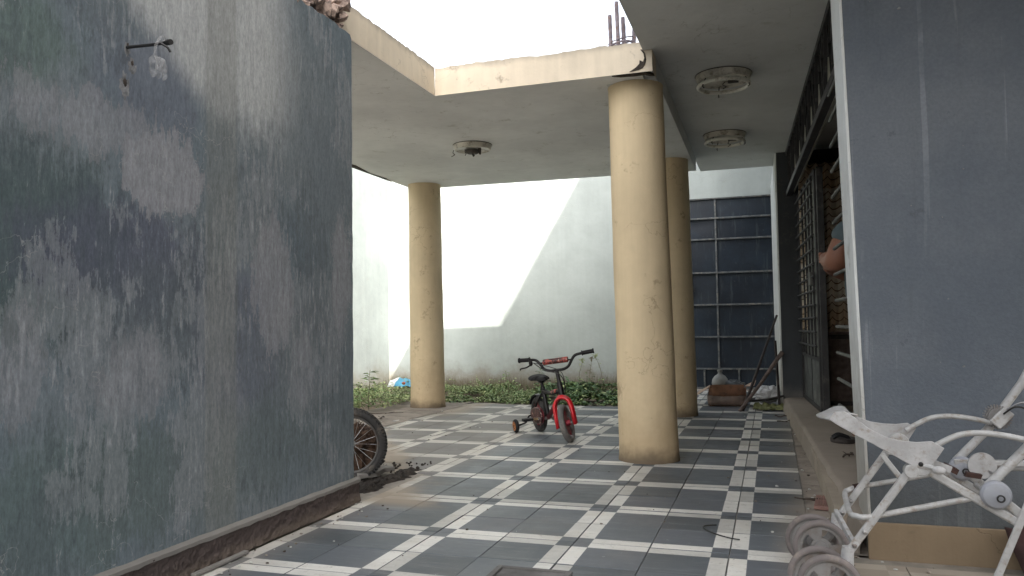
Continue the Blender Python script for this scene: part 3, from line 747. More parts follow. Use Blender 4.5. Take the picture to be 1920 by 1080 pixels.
lamp(-.18, 4.11, ZR, .185, True, 'farther circular tube lamp on the passage ceiling', 4.1)
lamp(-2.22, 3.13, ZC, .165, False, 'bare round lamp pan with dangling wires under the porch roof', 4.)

# ------------------------------------------------------------------ rebar over the front pillar
t = thing('rebar_cluster', (-.70, 1.9, ZT), 'rusty steel rebar rods tied with a ring above the front pillar', 'rebar')
for (x, y, h, dx) in ((-.765, 1.88, .27, -.006), (-.712, 1.86, .345, -.01), (-.690, 1.93, .265, -.004), (-.625, 1.9, .21, .01), (-.70, 1.99, .24, 0)):
    m = MB(); m.tube([(x+dx*k/12, y, ZT-.05+(h+.05)*k/12) for k in range(13)], [.0125+.0012*(k % 2) for k in range(13)], 8); m.build('rod', 'rust_steel', t)
MB().tube([(-.70+.088*math.cos(a*.2), 1.92+.075*math.sin(a*.2), ZT+.105+.018*math.sin(a*.2+1)) for a in range(30)], .0045, 6).build('tie_ring', 'rust_steel', t)
MB().tube([(-.70+.085*math.cos(a*.2+2), 1.92+.07*math.sin(a*.2+2), ZT+.075+.006*math.sin(a*.5)) for a in range(27)], .007, 6).build('tie_ring', 'rust_steel', t)

# ------------------------------------------------------------------ rod and plastic scrap on the left wall
t = thing('wall_rod', (-1.84, -1.06, 1.82), 'thin black iron rod sticking out of the left wall', 'rod')
MB().tube([(-1.86, -1.052, 1.822), (-1.70, -1.10, 1.795), (-1.61, -1.123, 1.784)], .0055, 8).build('shaft', 'black_steel', t)
MB().cyl((-1.625, -1.119, 1.786), (-1.60, -1.126, 1.783), .009, seg=10).build('tip', 'black_steel', t)
MB().tube([(-1.635, -1.135, 1.782), (-1.61, -1.128, 1.765), (-1.605, -1.122, 1.752)], .004, 6).build('prong', 'black_steel', t)
t = thing('plastic_scrap', (-1.62, -1.158, 1.68), 'frayed clear plastic bag looped over the wall rod', 'plastic bag')
MB().tube(smoothpath([(-1.622, -1.128, 1.79), (-1.61, -1.15, 1.793), (-1.608, -1.172, 1.772), (-1.615, -1.177, 1.745), (-1.62, -1.17, 1.722)]), .0045, 6).build('loop', 'film_clear', t, smooth=True)
m = MB()
m.grid(16, 14, lambda u, v: (-1.62+.012*noise.noise(Vector((u*5, v*4, 1))), -1.158+(u-.5)*(.05+.03*math.sin(v*2.8))+.008*noise.noise(Vector((u*3, v*6, 7))), 1.727-.058*v-.012*v*abs(math.sin(u*9))))
m.grid(10, 8, lambda u, v: (-1.612+.012*noise.noise(Vector((u*5, v*4, 9))), -1.155+(u-.5)*.045, 1.725-.045*v))
m.build('film', 'film_clear', t, smooth=True, thick=.0006)

# ------------------------------------------------------------------ children's bicycle
def bike():
    rear = Vector((-1.645, 3.10, 0)); front = Vector((-1.262, 2.60, 0)); hd = (front-rear); WB = hd.length; ang = math.atan2(hd.y, hd.x)
    LEAN = R(3.5); M = Matrix.Translation(rear) @ Matrix.Rotation(ang, 4, 'Z') @ Matrix.Rotation(LEAN, 4, 'X')
    t = thing('bicycle', tuple(rear), "small red and black child's bicycle with stabiliser wheels on the tiles", 'bicycle')
    r_ = .142; AX = (0, 1, 0)
    def P(mb, name, mat, parent=t, **k): return mb.xf(M).build(name, mat, parent, **k)
    # steering axis
    S0, S1 = Vector((WB-.115, 0, .335)), Vector((WB-.15, 0, .43)); ax = (S1-S0).normalized()
    ST = Matrix.Translation(S0) @ Matrix.Rotation(R(-38), 4, ax) @ Matrix.Translation(-S0)
    def wheel(c, tyre, steer):
        X = ST if steer else Matrix.Identity(4)
        w_ = P(MB().ring(c, AX, r_-.022, .0235, 44, 12).xf(X), 'wheel', tyre, smooth=True)
        m = MB(); m.lathe(c, AX, [(r_-.04, -.012), (r_-.028, -.017), (r_-.028, .017), (r_-.04, .012)], 40, ring=True)
        P(m.xf(X), 'rim', 'rim_red', w_, smooth=True)
        for k in range(6):
            a = k*math.pi/3; d = Vector((math.cos(a), 0, math.sin(a))); c_ = Vector(c)
            P(MB().bar(c_+d*.02, c_+d*(r_-.034), .052, .014, up=AX).xf(X), 'spoke', 'rim_red', w_, bevel=.003)
        P(MB().cyl(Vector(c)+Vector((0, -.035, 0)), Vector(c)+Vector((0, .035, 0)), .022, seg=16).xf(X), 'hub', 'rim_red', w_, smooth=True)
        P(MB().cyl(Vector(c)+Vector((0, -.062, 0)), Vector(c)+Vector((0, .062, 0)), .008, seg=10).xf(X), 'axle', 'steel_grey', w_)
    wheel((0, 0, r_), 'tyre_black', False); wheel((WB, 0, r_), 'tyre_dusty', True)
    # frame
    BB = (.20, 0, .135); SEAT = (.135, 0, .345)
    P(MB().cyl(S0-ax*.0, S1, .021, seg=16), 'head_tube', 'bike_black', smooth=True)
    P(MB().tube(smoothpath([(WB-.13, 0, .375), (.30, 0, .335), SEAT]), .0165, 12), 'top_tube', 'bike_black', smooth=True)
    P(MB().tube([(WB-.12, 0, .35), BB], .019, 12), 'down_tube', 'bike_maroon', smooth=True)
    P(MB().tube([BB, SEAT, (.125, 0, .37)], .018, 12), 'seat_tube', 'bike_black', smooth=True)
    for s_ in (-1, 1):
        P(MB().tube([(.14, s_*.012, .33), (.06, s_*.04, .24), (0, s_*.045, r_)], .009, 8), 'seat_stay', 'bike_black', smooth=True)
        P(MB().tube([(.19, s_*.02, .135), (0, s_*.045, r_)], .010, 8), 'chain_stay', 'bike_black', smooth=True)
    P(MB().tube([(.33, 0, .345), (.43, 0, .362)], .0185, 12), 'top_pad', 'pad_print', smooth=True)
    # seat
    P(MB().cyl((.125, 0, .36), (.105, 0, .42), .013, seg=12), 'seat_post', 'bike_black', smooth=True)
    sd = MB()
    def saddle(u, v):
        x = -.005+.20*u; w_ = .066*(1-u)**.6*(1 if u < .35 else 1)+.022+.012*math.sin(u*math.pi); a = (v-.5)*math.pi*1.15
        if u > .45: w_ = .028+.03*(1-u)
        e = max(0, 1-((u-.5)/.5)**8)**.5
        return (x, math.sin(a)*w_*e, .435+.030*math.cos(a)*e+.012*(1-u)-.01*math.sin(u*3))
    sd.grid(16, 12, saddle); sd.grid(16, 2, lambda u, v: Vector(saddle(u, 0)).lerp(Vector(saddle(u, 1)), v))
    sa = P(sd, 'saddle', 'rubber_black', smooth=True)
    P(MB().ball((.10, 0, .418), (.05, .03, .015), 12, 6), 'seat_clamp', 'bike_black', sa, smooth=True)
    # chain guard, crank and pedals (drive side = rider's right = -y)
    cg = MB(); pts = []
    for k in range(28):
        a = 2*math.pi*k/28; R_ = .062+.022*math.cos(a) if math.cos(a) > 0 else .062+.0*a
        pts.append((.115+.125*math.cos(a), .150+R_*math.sin(a)))
    cg.prism(pts, 1, -.075, -.058); g = P(cg, 'chain_guard', 'guard_print', bevel=.006)
    P(MB().prism([(.115+(q[0]-.115)*1.06, .15+(q[1]-.15)*1.06) for q in pts], 1, -.0585, -.052), 'guard_rim', 'bike_maroon', g)
    P(MB().cyl((.20, -.09, .135), (.20, .09, .135), .012, seg=10), 'bottom_bracket', 'steel_grey')
    for s_, d in ((-1, Vector((-.098, 0, -.012))), (1, Vector((.098, 0, .012)))):
        c = P(MB().bar(Vector((.20, s_*.088, .135)), Vector((.20, s_*.096, .135))+d, .018, .010, up=(0, 1, 0)), 'crank', 'brass_dull', bevel=.002)
        q = Vector((.20, s_*.096, .135))+d
        P(MB().obox(q+Vector((0, s_*.045, 0)), (.028, 0, 0), (0, .042, 0), (0, 0, .011)), 'pedal', 'rubber_black', c, bevel=.004)
    # rear mudguard
    P(MB().grid(14, 4, lambda u, v: ((r_+.018)*math.cos(R(60+95*u)), (v-.5)*.05, r_+(r_+.018+.006*math.sin(v*math.pi))*math.sin(R(60+95*u)))), 'rear_mudguard', 'bike_black', smooth=True, thick=.002)
    # stabilisers
    for s_ in (-1, 1):
        c = Vector((-.01, s_*.205, .058+ s_*-.0)); ground = M @ c
        if s_ == -1: c.z += -.012+math.sin(LEAN)*.205*0
        wz = (M @ c).z; c.z += (.055-wz)/math.cos(LEAN) if s_ == -1 else 0.012
        w_ = P(MB().ring(c, AX, .040, .0155, 28, 10), 'stabiliser_wheel', 'rubber_black', smooth=True)
        m = MB(); m.lathe(c, AX, [(.03, -.012), (.036, -.016), (.036, .016), (.03, .012)], 24, ring=True)
        for k in range(5):
            a = k*2*math.pi/5; m.bar(c, c+Vector((math.cos(a), 0, math.sin(a)))*.034, .011, .022, up=AX)
        P(m, 'hub', 'orange_plastic', w_)
        P(MB().tube([(0, s_*.06, r_), (0, s_*.09, r_-.005), (-.005, s_*.12, .085), c+Vector((0, -s_*.02, 0)), c], .0075, 8), 'stabiliser_arm', 'steel_grey' if s_ > 0 else 'bike_black', smooth=True)
    # fork: broad red blades arching over the wheel
    FC = Vector((WB, 0, r_))
    fk = MB()
    path = []
    for k in range(25):
        a = R(-12+204*k/24)
        path.append((WB-.028+.052*0, .064*math.cos(a)*1.0, 0))
    def fork(u, v):
        a = R(180*u); y = .066*math.cos(a); up = math.sin(a)
        z = r_+.005+(.178)*min(1, (up*1.15)) if up > 0 else r_
        z = r_-.02+.205*(max(up, 0)**.42)
        x = WB-(z-r_)*.36+.0
        return (x+(v-.5)*.060*(.7+.4*up), y*(1+.12*math.cos(v*6)), z+.012*math.sin(v*math.pi)*up)
    fk.grid(30, 6, fork)
    P(fk.xf(ST), 'fork', 'bike_red', smooth=True, thick=.020)
    # stem, handlebar
    top = S1+ax*.10
    P(MB().tube([S0-ax*.02, S1, top], [.017, .016, .014], 12).xf(ST), 'stem', 'bike_black', smooth=True)
    B = top
    half = [(0, 0, 0), (.0, .05, .0), (-.004, .095, .018), (-.012, .125, .06), (-.02, .155, .092), (-.03, .20, .100), (-.05, .285, .104)]
    pth = [B+Vector((x, -y, z)) for (x, y, z) in reversed(half[1:])]+[B+Vector(h) for h in half]
    ST = ST @ Matrix.Translation(B) @ Matrix.Rotation(R(-8), 4, 'X') @ Matrix.Translation(-B)
    hb = P(MB().tube(smoothpath(pth, 6), .0112, 10).xf(ST), 'handlebar', 'bike_black', smooth=True)
    for s_ in (-1, 1):
        a, b = B+Vector((-.032, s_*.205, .1)), B+Vector((-.052, s_*.30, .104))
        P(MB().tube([a, a.lerp(b, .02), a.lerp(b, .08), a.lerp(b, .1), a.lerp(b, .9), a.lerp(b, .92), b], [.012, .021, .021, .016, .016, .021, .02], 14).xf(ST), 'grip', 'rubber_black', hb, smooth=True)
    P(MB().tube([B+Vector((-.014, -.128, .066)), B+Vector((-.014, .128, .066))], .006, 8).xf(ST), 'crossbar', 'bike_black', hb)
    P(MB().tube([B+Vector((-.012, -.10, .070)), B+Vector((-.012, -.095, .070)), B+Vector((-.012, .095, .070)), B+Vector((-.012, .10, .070))], [.016, .022, .022, .016], 14).xf(ST), 'bar_pad', 'pad_print', hb, smooth=True)
    lv = B+Vector((-.03, -.20, .095))
    P(MB().ball(lv+Vector((.01, 0, -.02)), (.016, .016, .024), 10, 7).xf(ST), 'brake_clamp', 'bike_black', hb, smooth=True)
    P(MB().tube(smoothpath([lv+Vector((.02, .005, -.03)), lv+Vector((.045, -.03, -.045)), lv+Vector((.04, -.075, -.05)), lv+Vector((.03, -.085, -.06))]), .006, 8).xf(ST), 'brake_lever', 'bike_black', hb, smooth=True)
    P(MB().tube(smoothpath([lv+Vector((.01, .02, -.02)), B+Vector((.06, -.08, .02)), B+Vector((.075, .04, -.03)), B+Vector((.07, .06, -.12)), B+Vector((.05, .02, -.19))], 8), .0035, 6).xf(ST), 'brake_cable', 'wire_black', hb, smooth=True)
    P(MB().tube(smoothpath([lv+Vector((.01, .02, -.02)), B+Vector((.05, -.02, .03)), B+Vector((.05, .05, -.02)), B+Vector((.02, .05, -.14)), B+Vector((-.05, .02, -.2))], 8), .003, 6).xf(ST), 'brake_cable', 'wire_black', hb, smooth=True)
    return t
bike()

# ------------------------------------------------------------------ larger bicycle parked behind the left wall
def big_bike():
    c = Vector((-2.125, .89, .205)); hd = Vector((-.96, -.28, 0)).normalized(); ax = Vector((-hd.y, hd.x, 0)); r_ = .205
    t = thing('bicycle', (c.x, c.y, 0), 'old bicycle behind the left wall, only its knobbly wheel showing', 'bicycle')
    w_ = MB().ring(c, ax, r_-.022, .022, 60, 12).build('wheel', 'tyre_black', t, smooth=True)
    kn = MB()
    for k in range(64):
        a = 2*math.pi*k/64; d = hd*math.cos(a)+Vector((0, 0, math.sin(a))); tg = hd*-math.sin(a)+Vector((0, 0, math.cos(a)))
        for s_ in (-.014, 0, .014): kn.obox(c+d*(r_-(.003 if s_ == 0 else .007))+ax*s_+tg*(.004 if s_ else -.004), d*.008, tg*.0058, ax*.006)
    tag(kn.build('tread_knobs', 'tyre_black', w_), kind='stuff')
    MB().ring(c, ax, r_-.048, .008, 60, 8).build('rim', 'steel_dark', w_, smooth=True)
    MB().cyl(c-ax*.045, c+ax*.045, .017, seg=16).build('hub', 'steel_grey', w_, smooth=True)
    for k in range(20):
        a = 2*math.pi*k/20; d = hd*math.cos(a)+Vector((0, 0, math.sin(a))); s_ = ax*(.03 if k % 2 else -.03)
        MB().cyl(c+s_+d*.012, c+d*(r_-.055), .0011, seg=5).build('spoke', 'steel_grey', w_)
    f2 = c+hd*.78
    w2 = MB().ring(f2, ax, r_-.022, .022, 48, 10).build('wheel', 'tyre_black', t, smooth=True)
    MB().ring(f2, ax, r_-.05, .009, 48, 8).build('rim', 'steel_grey', w2, smooth=True)
    U = Vector((0, 0, 1)); bb = c+hd*.33+U*.03; seat = c+hd*.24+U*.33; head = c+hd*.62+U*.38
    m = MB()
    for a, b, r in ((bb, seat, .016), (seat, head, .016), (bb, head-U*.07, .018), (c+ax*.05, bb, .009), (c-ax*.05, bb, .009), (c+ax*.05, seat, .009), (c-ax*.05, seat, .009), (head+U*.05-hd*.02, head-U*.1+hd*.03, .02)): m.cyl(a, b, r, seg=10)
    m.build('frame', 'bike_maroon', t, smooth=True)
    MB().tube([head+U*.1, head-U*.1+hd*.04, f2+ax*.05], .012, 8).build('fork', 'bike_maroon', t, smooth=True)
    MB().tube(smoothpath([head+U*.16-ax*.25, head+U*.16-ax*.1, head+U*.13, head+U*.16+ax*.1, head+U*.16+ax*.25]), .011, 8).build('handlebar', 'steel_grey', t, smooth=True)
    MB().ball(seat+U*.12, (.1, .06, .035), 12, 8).build('saddle', 'rubber_black', t, smooth=True)
big_bike()
# coir lump and soil by the wheel
m = MB(); m.ball((-2.24, 1.13, .13), (.16, .10, .16), 26, 16, jit=.35, jf=3.5, seed=3, flat=-.13)
for k in range(500):
    a, b = rnd.uniform(0, 6.28), rnd.uniform(-.4, 1.3); d = Vector((math.cos(a)*math.cos(b), math.sin(a)*math.cos(b)*.65, math.sin(b)))
    q = Vector((-2.24, 1.13, .13))+d*.165; e = Vector((rnd.gauss(0, 1), rnd.gauss(0, 1), rnd.gauss(0, 1)))*.022
    m.cyl(q, q+e, .0018, .001, 4)
tag(m.build('coir_clump', 'coir'), 'brown fibrous clump of coir behind the knobbly wheel', 'coir clump')
m = MB()
def pit(u, v):
    x = -2.42+.62*u; y = .52+.95*v; e = min(u, 1-u, v, 1-v)*2
    return (x+.06*noise.noise(Vector((y*4, 2, 2))), y+.05*noise.noise(Vector((x*5, 4, 2))), -.03+.045*min(1, e*2.5)*(.7+noise.noise(Vector((x*5, y*5, 1))))+.016*noise.noise(Vector((x*17, y*17, 4)))+.010*noise.noise(Vector((x*47, y*47, 4))))
m.grid(90, 110, pit)
for k in range(160):
    x, y = rnd.uniform(-2.40, -1.84), rnd.uniform(.56, 1.42); s_ = rnd.uniform(.004, .011); m.ball((x, y, .02+.01*rnd.random()), (s_, s_*1.1, s_*.8), 6, 4, jit=.6, seed=k)
tag(m.build('planting_soil', 'soil', smooth=False), kind='structure')
m = MB(); m.prism([(-2.06, .86), (-1.985, .94), (-2.01, 1.08), (-1.97, 1.13), (-2.04, 1.17), (-2.12, 1.02), (-2.1, .9)], 2, .018, .045)
tag(m.build('broken_slab_piece', 'plinth_ledge', bevel=.004), 'pale broken plaster fragment lying on soil under the knobbly wheel', 'fragment')

# ------------------------------------------------------------------ rubbish by the gate
t = thing('cardboard_box', (-.27, 5.42, 0), 'open brown cardboard box wrapped in film, standing before the gate', 'box')
def wall_(a, b, z0, z1, name='side', mat='cardboard', bul=.012, seed=0):
    a, b = Vector(a), Vector(b); n = Vector((b.y-a.y, a.x-b.x, 0)).normalized()
    MB().grid(8, 6, lambda u, v: a.lerp(b, u)+n*bul*(math.sin(u*3.14)*math.sin(v*3.1)+.5*noise.noise(Vector((u*4+seed, v*4, seed))))+Vector((0, 0, z0+(z1-z0)*v))).build(name, mat, t, smooth=True, thick=.004)
c4 = [(-.46, 5.29, 0), (-.10, 5.34, 0), (-.12, 5.60, 0), (-.47, 5.56, 0)]
for k in range(4): wall_(c4[k], c4[(k+1) % 4], .004, .195, seed=k)
MB().prism([q[:2] for q in c4], 2, .003, .008).build('base', 'cardboard', t)
wall_((-.43, 5.275, 0), (-.115, 5.325, 0), .11, .225, 'front_flap', 'cardboard', .01, 7)
wall_((-.475, 5.283, 0), (-.09, 5.33, 0), .01, .115, 'film_wrap', 'stretch_film', .016, 5)
wall_((-.48, 5.56, 0), (-.472, 5.285, 0), .01, .15, 'film_wrap', 'stretch_film', .014, 9)
m = MB(); m.add([(-.46, 5.29, .2), (-.47, 5.56, .2), (-.60, 5.54, .125), (-.585, 5.30, .115)], [(0, 1, 2, 3)]); m.build('side_flap', 'cardboard_pale', t, thick=.004)
m = MB(); m.add([(-.13, 5.50, .19), (-.12, 5.60, .19), (.0, 5.54, .255), (-.02, 5.42, .205)], [(0, 1, 2, 3)]); m.build('side_flap', 'cardboard_pale', t, thick=.004)
t = thing('plastic_jug', (-.36, 5.46, .14), 'round grey plastic jug with narrow neck poking out of the cardboard box', 'jug')
MB().lathe((-.36, 5.46, .13), (0, 0, 1), [(.05, 0), (.07, .02), (.082, .06), (.086, .10), (.078, .14), (.055, .172), (.028, .19), (.021, .20), (.021, .222)], 28).build('body', 'jug_plastic', t, smooth=True)
MB().lathe((-.36, 5.46, .348), (0, 0, 1), [(.025, 0), (.026, .018), (.022, .021), (0, .021)], 20).build('cap', 'jug_plastic', t, smooth=True)
m = MB(); m.ball((-.22, 5.43, .20), (.11, .09, .06), 30, 18, jit=.35, jf=3.2, seed=11)
tag(m.build('plastic_bag', 'bag_grey', smooth=True), 'crumpled dark grey plastic bag lying in the cardboard box', 'plastic bag')
# pan with white bag and olive cloth
t = thing('metal_tray', (.10, 5.22, .07), 'black dished metal tray propped against the white return', 'tray')
m = MB(); m.grid(20, 12, lambda u, v: (-.09+.36*u, 5.06+.34*v, .055+.055*u+.035*(abs(2*u-1)**4+abs(2*v-1)**4)*.5)); m.build('dish', 'pan_black', t, smooth=True, thick=.006)
MB().tube([(-.09, 5.06, .09), (.09, 5.05, .10), (.27, 5.06, .145)], .007, 8).build('rolled_edge', 'pan_black', t)
m = MB(); m.ball((.115, 5.26, .135), (.125, .12, .085), 40, 26, jit=.26, jf=3.6, seed=21)
for q in m.v: q += (q-Vector((.115, 5.26, .135))).normalized()*.012*noise.noise(q*26)
tag(m.build('plastic_bag', 'bag_white', smooth=True), 'crumpled white plastic bag sitting on the black tray', 'plastic bag')
m = MB(); m.grid(26, 14, lambda u, v: (-.02+.30*u, 4.93+.16*v, .012+.045*abs(noise.noise(Vector((u*4, v*3, 5))))+.03*v+.02*noise.noise(Vector((u*11, v*8, 3)))))
tag(m.build('olive_cloth', 'cloth_olive', smooth=True, angle=25, thick=.003), 'crumpled olive green cloth on the floor under the tray', 'cloth')
# leaning sticks
m = MB(); m.tube([(-.12, 4.90, .0), (.02, 5.04, .37), (.225, 5.22, .93)], [.016, .014, .011], 8)
tag(m.build('leaning_pole', 'stick_dark', smooth=True), 'longest thin black pole leaning across to the white wall edge', 'pole')
m = MB(); m.tube([(-.15, 4.86, .0), (.05, 4.95, .26), (.20, 5.02, .48), (.265, 5.055, .565)], [.018, .017, .021, .024], 8)
tag(m.build('leaning_stick', 'stick_wood', smooth=True), 'rough grey stick with thick end leaning on the dark wall', 'stick')
m = MB(); m.bar((.225, 5.045, .01), (.20, 5.08, .68), .022, .016)
tag(m.build('leaning_bar', 'stick_dark', bevel=.002), 'short dark flat bar standing upright beside the white wall edge', 'bar')

# ------------------------------------------------------------------ stroller
def stroller():
    YN, YF = -.55, -.13
    t = thing('stroller', (.6, -.34, 0), 'stripped old white stroller frame with grey wheels and no fabric', 'stroller')
    def wheel(x, y, r_=.093):
        c = Vector((x, y, r_))
        w_ = MB().ring(c, (0, 1, 0), r_-.0115, .0115, 48, 12).build('wheel', 'wheel_tyre', t, smooth=True)
        m = MB(); m.lathe(c, (0, 1, 0), [(r_-.022, -.008), (r_-.016, -.012), (r_-.016, .012), (r_-.022, .008)], 40, ring=True)
        m.lathe(c, (0, 1, 0), [(.001, -.017), (.022, -.016), (.025, -.01), (.025, .01), (.022, .016), (.001, .017)], 24)
        # dished disc with three oval holes
        def sector(r0, r1, a0, a1, n=8):
            p0 = [(c.x+r0*math.cos(a0+(a1-a0)*k/n), c.z+r0*math.sin(a0+(a1-a0)*k/n)) for k in range(n+1)]
            p1 = [(c.x+r1*math.cos(a0+(a1-a0)*k/n), c.z+r1*math.sin(a0+(a1-a0)*k/n)) for k in range(n, -1, -1)]
            m.prism(p0+p1, 1, y-.006, y+.006)
        for k in range(3):
            a0 = R(50+120*k)
            sector(.02, .0765, a0-R(84), a0-R(36)); sector(.02, .034, a0-R(36), a0+R(36)); sector(.062, .0765, a0-R(36), a0+R(36))
        m.build('rim', 'wheel_plastic', w_, smooth=True, angle=30)
        MB().cyl(c-Vector((0, .02, 0)), c+Vector((0, .02, 0)), .008, seg=12).build('axle_cap', 'steel_grey', w_)
    for y0 in (YF, YN):
        wheel(.315, y0-.045); wheel(.292, y0+.045)
        c = MB(); c.cyl((.303, y0-.07, .093), (.303, y0+.07, .093), .008, seg=10)
        c.tube(smoothpath([(.305, y0, .09), (.345, y0, .12), (.362, y0, .17)]), [.013]*13, 10)
        c.build('caster_fork', 'wheel_plastic', t, smooth=True)
        c = MB().cyl((.365, y0, .135), (.372, y0, .20), .021, .017, 14).build('caster_pivot', 'stroller_plastic', t, smooth=True)
        # front leg: flat pressed bar with rivets
        lg = MB().bar((.367, y0, .175), (.549, y0, .437), .016, .0235, up=(-.82, 0, .57)).build('front_leg', 'stroller_white', t, bevel=.006, seg=3)
        for f in (.12, .28, .97):
            q = Vector((.367, y0, .175)).lerp(Vector((.549, y0, .437)), f)
            MB().ball(q+Vector((0, -.011, 0)), (.007, .004, .007), 10, 6).build('rivet', 'steel_grey', lg, smooth=True)
        # main rail
        MB().bar((.545, y0+.016, .462), (.83, y0+.016, .288), .014, .0245, up=(.52, 0, .85)).build('side_rail', 'stroller_white', t, bevel=.005)
        # leg hinge plates
        MB().cyl((.575, y0-.014, .452), (.575, y0+.028, .452), .033, seg=28).build('hinge_disc', 'stroller_white', t, bevel=.003)
        MB().cyl((.549, y0-.016, .432), (.549, y0+.02, .432), .020, seg=20).build('hinge_boss', 'stroller_white', t, bevel=.003)
        MB().ball((.573, y0-.016, .454), (.007, .004, .007), 10, 6).build('bolt', 'black_steel', t)
        # armrest hoop
        MB().tube(smoothpath([(.60, y0, .495), (.625, y0, .512), (.675, y0, .538), (.727, y0, .546), (.79, y0, .541), (.856, y0, .527)], 6), .0085, 12).build('armrest_hoop', 'stroller_white', t, smooth=True)
        # back tube up to the handle
        MB().tube([(.752, y0+.03, .392), (.855, y0+.03, .506), (.885, y0+.03, .552), (.955, y0+.03, .655), (1.10, y0+.03, .93)], .0135, 14).build('back_tube', 'stroller_white', t, smooth=True)
        MB().lathe((.765, y0+.02, .372), (0, -1, 0), [(.038, 0), (.040, .006), (.040, .018), (.034, .026), (.022, .030), (0, .031)], 32).build('fold_hub', 'stroller_hub', t, smooth=True, angle=30)
        MB().ring((.772, y0-.017, .366), (0, 1, 0), .009, .0025, 20, 6).build('hub_bolt', 'black_steel', t)
        # rear leg and wheel
        if y0 == YN: MB().bar((.86, y0-.025, .42), (.694, y0-.025, .003), .008, .020, up=(.93, 0, -.37)).build('rear_strut', 'stroller_white', t, bevel=.003)
        MB().bar((.78, y0+.02, .36), (1.06, y0+.02, .11), .016, .026, up=(.66, 0, .74)).build('rear_leg', 'stroller_white', t, bevel=.004)
        wheel(1.09, y0+.03)
    # toothed hinge on the far back tube
    for k in range(2):
        y0 = YF+.0+.035*k
        m = MB(); m.lathe((.878, y0, .545), (0, 1, 0), [(.012, -.006), (.032, -.006), (.032, .006), (.012, .006)], 26, ring=True)
        for j in range(26):
            a = 2*math.pi*j/26; m.obox((.878+.035*math.cos(a), y0, .545+.035*math.sin(a)), (.004*math.cos(a), 0, .004*math.sin(a)), (0, .005, 0), (-.002*math.sin(a), 0, .002*math.cos(a)))
        m.build('ratchet', 'wheel_plastic', t)
    MB().bar((.86, YF-.02, .522), (.905, YF-.02, .570), .012, .04, up=(-.7, 0, .7)).build('ratchet_plate', 'stroller_white', t, bevel=.004)
    MB().tube(smoothpath([(.885, YF-.03, .56), (.915, YF-.05, .585), (.95, YF-.04, .575), (.97, YF-.03, .545), (.95, YF-.03, .53)]), .003, 6).build('cable', 'wire_black', t, smooth=True)
    MB().tube(smoothpath([(.895, YF-.03, .575), (.94, YF-.05, .60), (.99, YF-.05, .57), (1.02, YF-.03, .5)]), .003, 6).build('cable', 'steel_grey', t, smooth=True)
    # moulded leg rest: a U of sheet plastic with pointed wings
    near = [(.329, .578), (.345, .566), (.40, .533), (.449, .507), (.508, .473), (.555, .445), (.592, .437), (.607, .457), (.636, .502), (.604, .521), (.564, .517), (.52, .520), (.485, .529), (.44, .552), (.40, .586), (.372, .603), (.345, .60)]
    far = [(.340, .545), (.39, .517), (.45, .483), (.51, .452), (.555, .435), (.592, .440), (.606, .458), (.633, .501), (.607, .519), (.57, .514), (.531, .515), (.49, .521), (.455, .534), (.42, .552), (.39, .565), (.36, .565)]
    m = MB(); m.prism(near, 1, YN-.016, YN-.010); m.build('wing', 'stroller_plastic', t, bevel=.002)
    m = MB(); m.prism(far, 1, YF+.010, YF+.016); m.build('wing', 'stroller_plastic', t, bevel=.002)
    m = MB()
    a0, a1, b0, b1 = Vector((.331, YN-.012, .576)), Vector((.41, YN-.012, .572)), Vector((.341, YF+.012, .547)), Vector((.41, YF+.012, .55))
    m.grid(14, 6, lambda u, v: a0.lerp(b0, u).lerp(a1.lerp(b1, u), v)+Vector((-.030*math.sin(u*3.14)*(1-v), 0, .022*math.sin(v*2.2)-.01*math.sin(u*3.14)*v)))
    m.build('leg_rest_bridge', 'stroller_plastic', t, smooth=True, thick=.006)
    # U-shaped foot tube
    MB().tube(smoothpath([(.95, YF+.03, .376), (.875, YF+.03, .375), (.804, YF+.03, .370), (.709, YF+.03, .353), (.606, YF+.03, .327), (.447, YF+.02, .293), (.415, YF+.005, .285), (.398, YF-.03, .281),
                          (.388, -.34, .284), (.386, YN+.05, .287), (.398, YN+.01, .290), (.431, YN, .291), (.542, YN+.02, .314), (.703, YN+.02, .356)], 5), .0085, 12).build('foot_tube', 'stroller_white', t, smooth=True)
    MB().cyl((.430, YF+.018, .289), (.462, YF+.024, .297), .0125, seg=12).build('tube_collar', 'rust', t)
    MB().bar((.518, YF-.02, .415), (.575, YF-.02, .335), .008, .018, up=(.8, 0, .58)).build('brace', 'stroller_white', t, bevel=.003)
    MB().bar((.366, YF-.03, .215), (.405, YF-.24, .16), .014, .02).build('front_link', 'stroller_plastic', t, bevel=.003)
    MB().bar((.405, YF-.24, .16), (.375, YN+.02, .19), .012, .016).build('front_link', 'stroller_white', t, bevel=.003)
    # folding linkage between the sides
    MB().tube([(.565, YN, .452), (.60, YN-.02, .447), (.618, YN-.025, .440)], .007, 8).build('latch_pin', 'stroller_white', t)
    MB().ball((.618, YN-.025, .440), (.018, .012, .012), 12, 8).build('latch_knob', 'stroller_plastic', t, smooth=True)
    MB().bar((.585, YN+.03, .462), (.66, YN+.05, .43), .02, .022).build('latch_block', 'stroller_plastic', t, bevel=.003)
    MB().lathe((.815, YF-.04, .392), (0, 1, 0), [(.0, -.004), (.042, -.004), (.042, .004), (0, .004)], 32).build('recline_disc', 'stroller_plastic', t)
    MB().bar((.74, YF, .395), (.96, YF, .397), .02, .018).build('recline_bar', 'stroller_white', t, bevel=.003)
    MB().obox((.715, YF-.08, .385), (.018, 0, -.009), (0, .02, 0), (.004, 0, .008)).build('rusty_bracket', 'rust', t)
    MB().obox((.775, YF-.1, .37), (.022, 0, -.003), (0, .012, 0), (.003, 0, .007)).build('rusty_bracket', 'rust', t)
    MB().bar((.79, YF-.02, .40), (.87, YF-.06, .352), .006, .008).build('spring_rod', 'steel_grey', t)
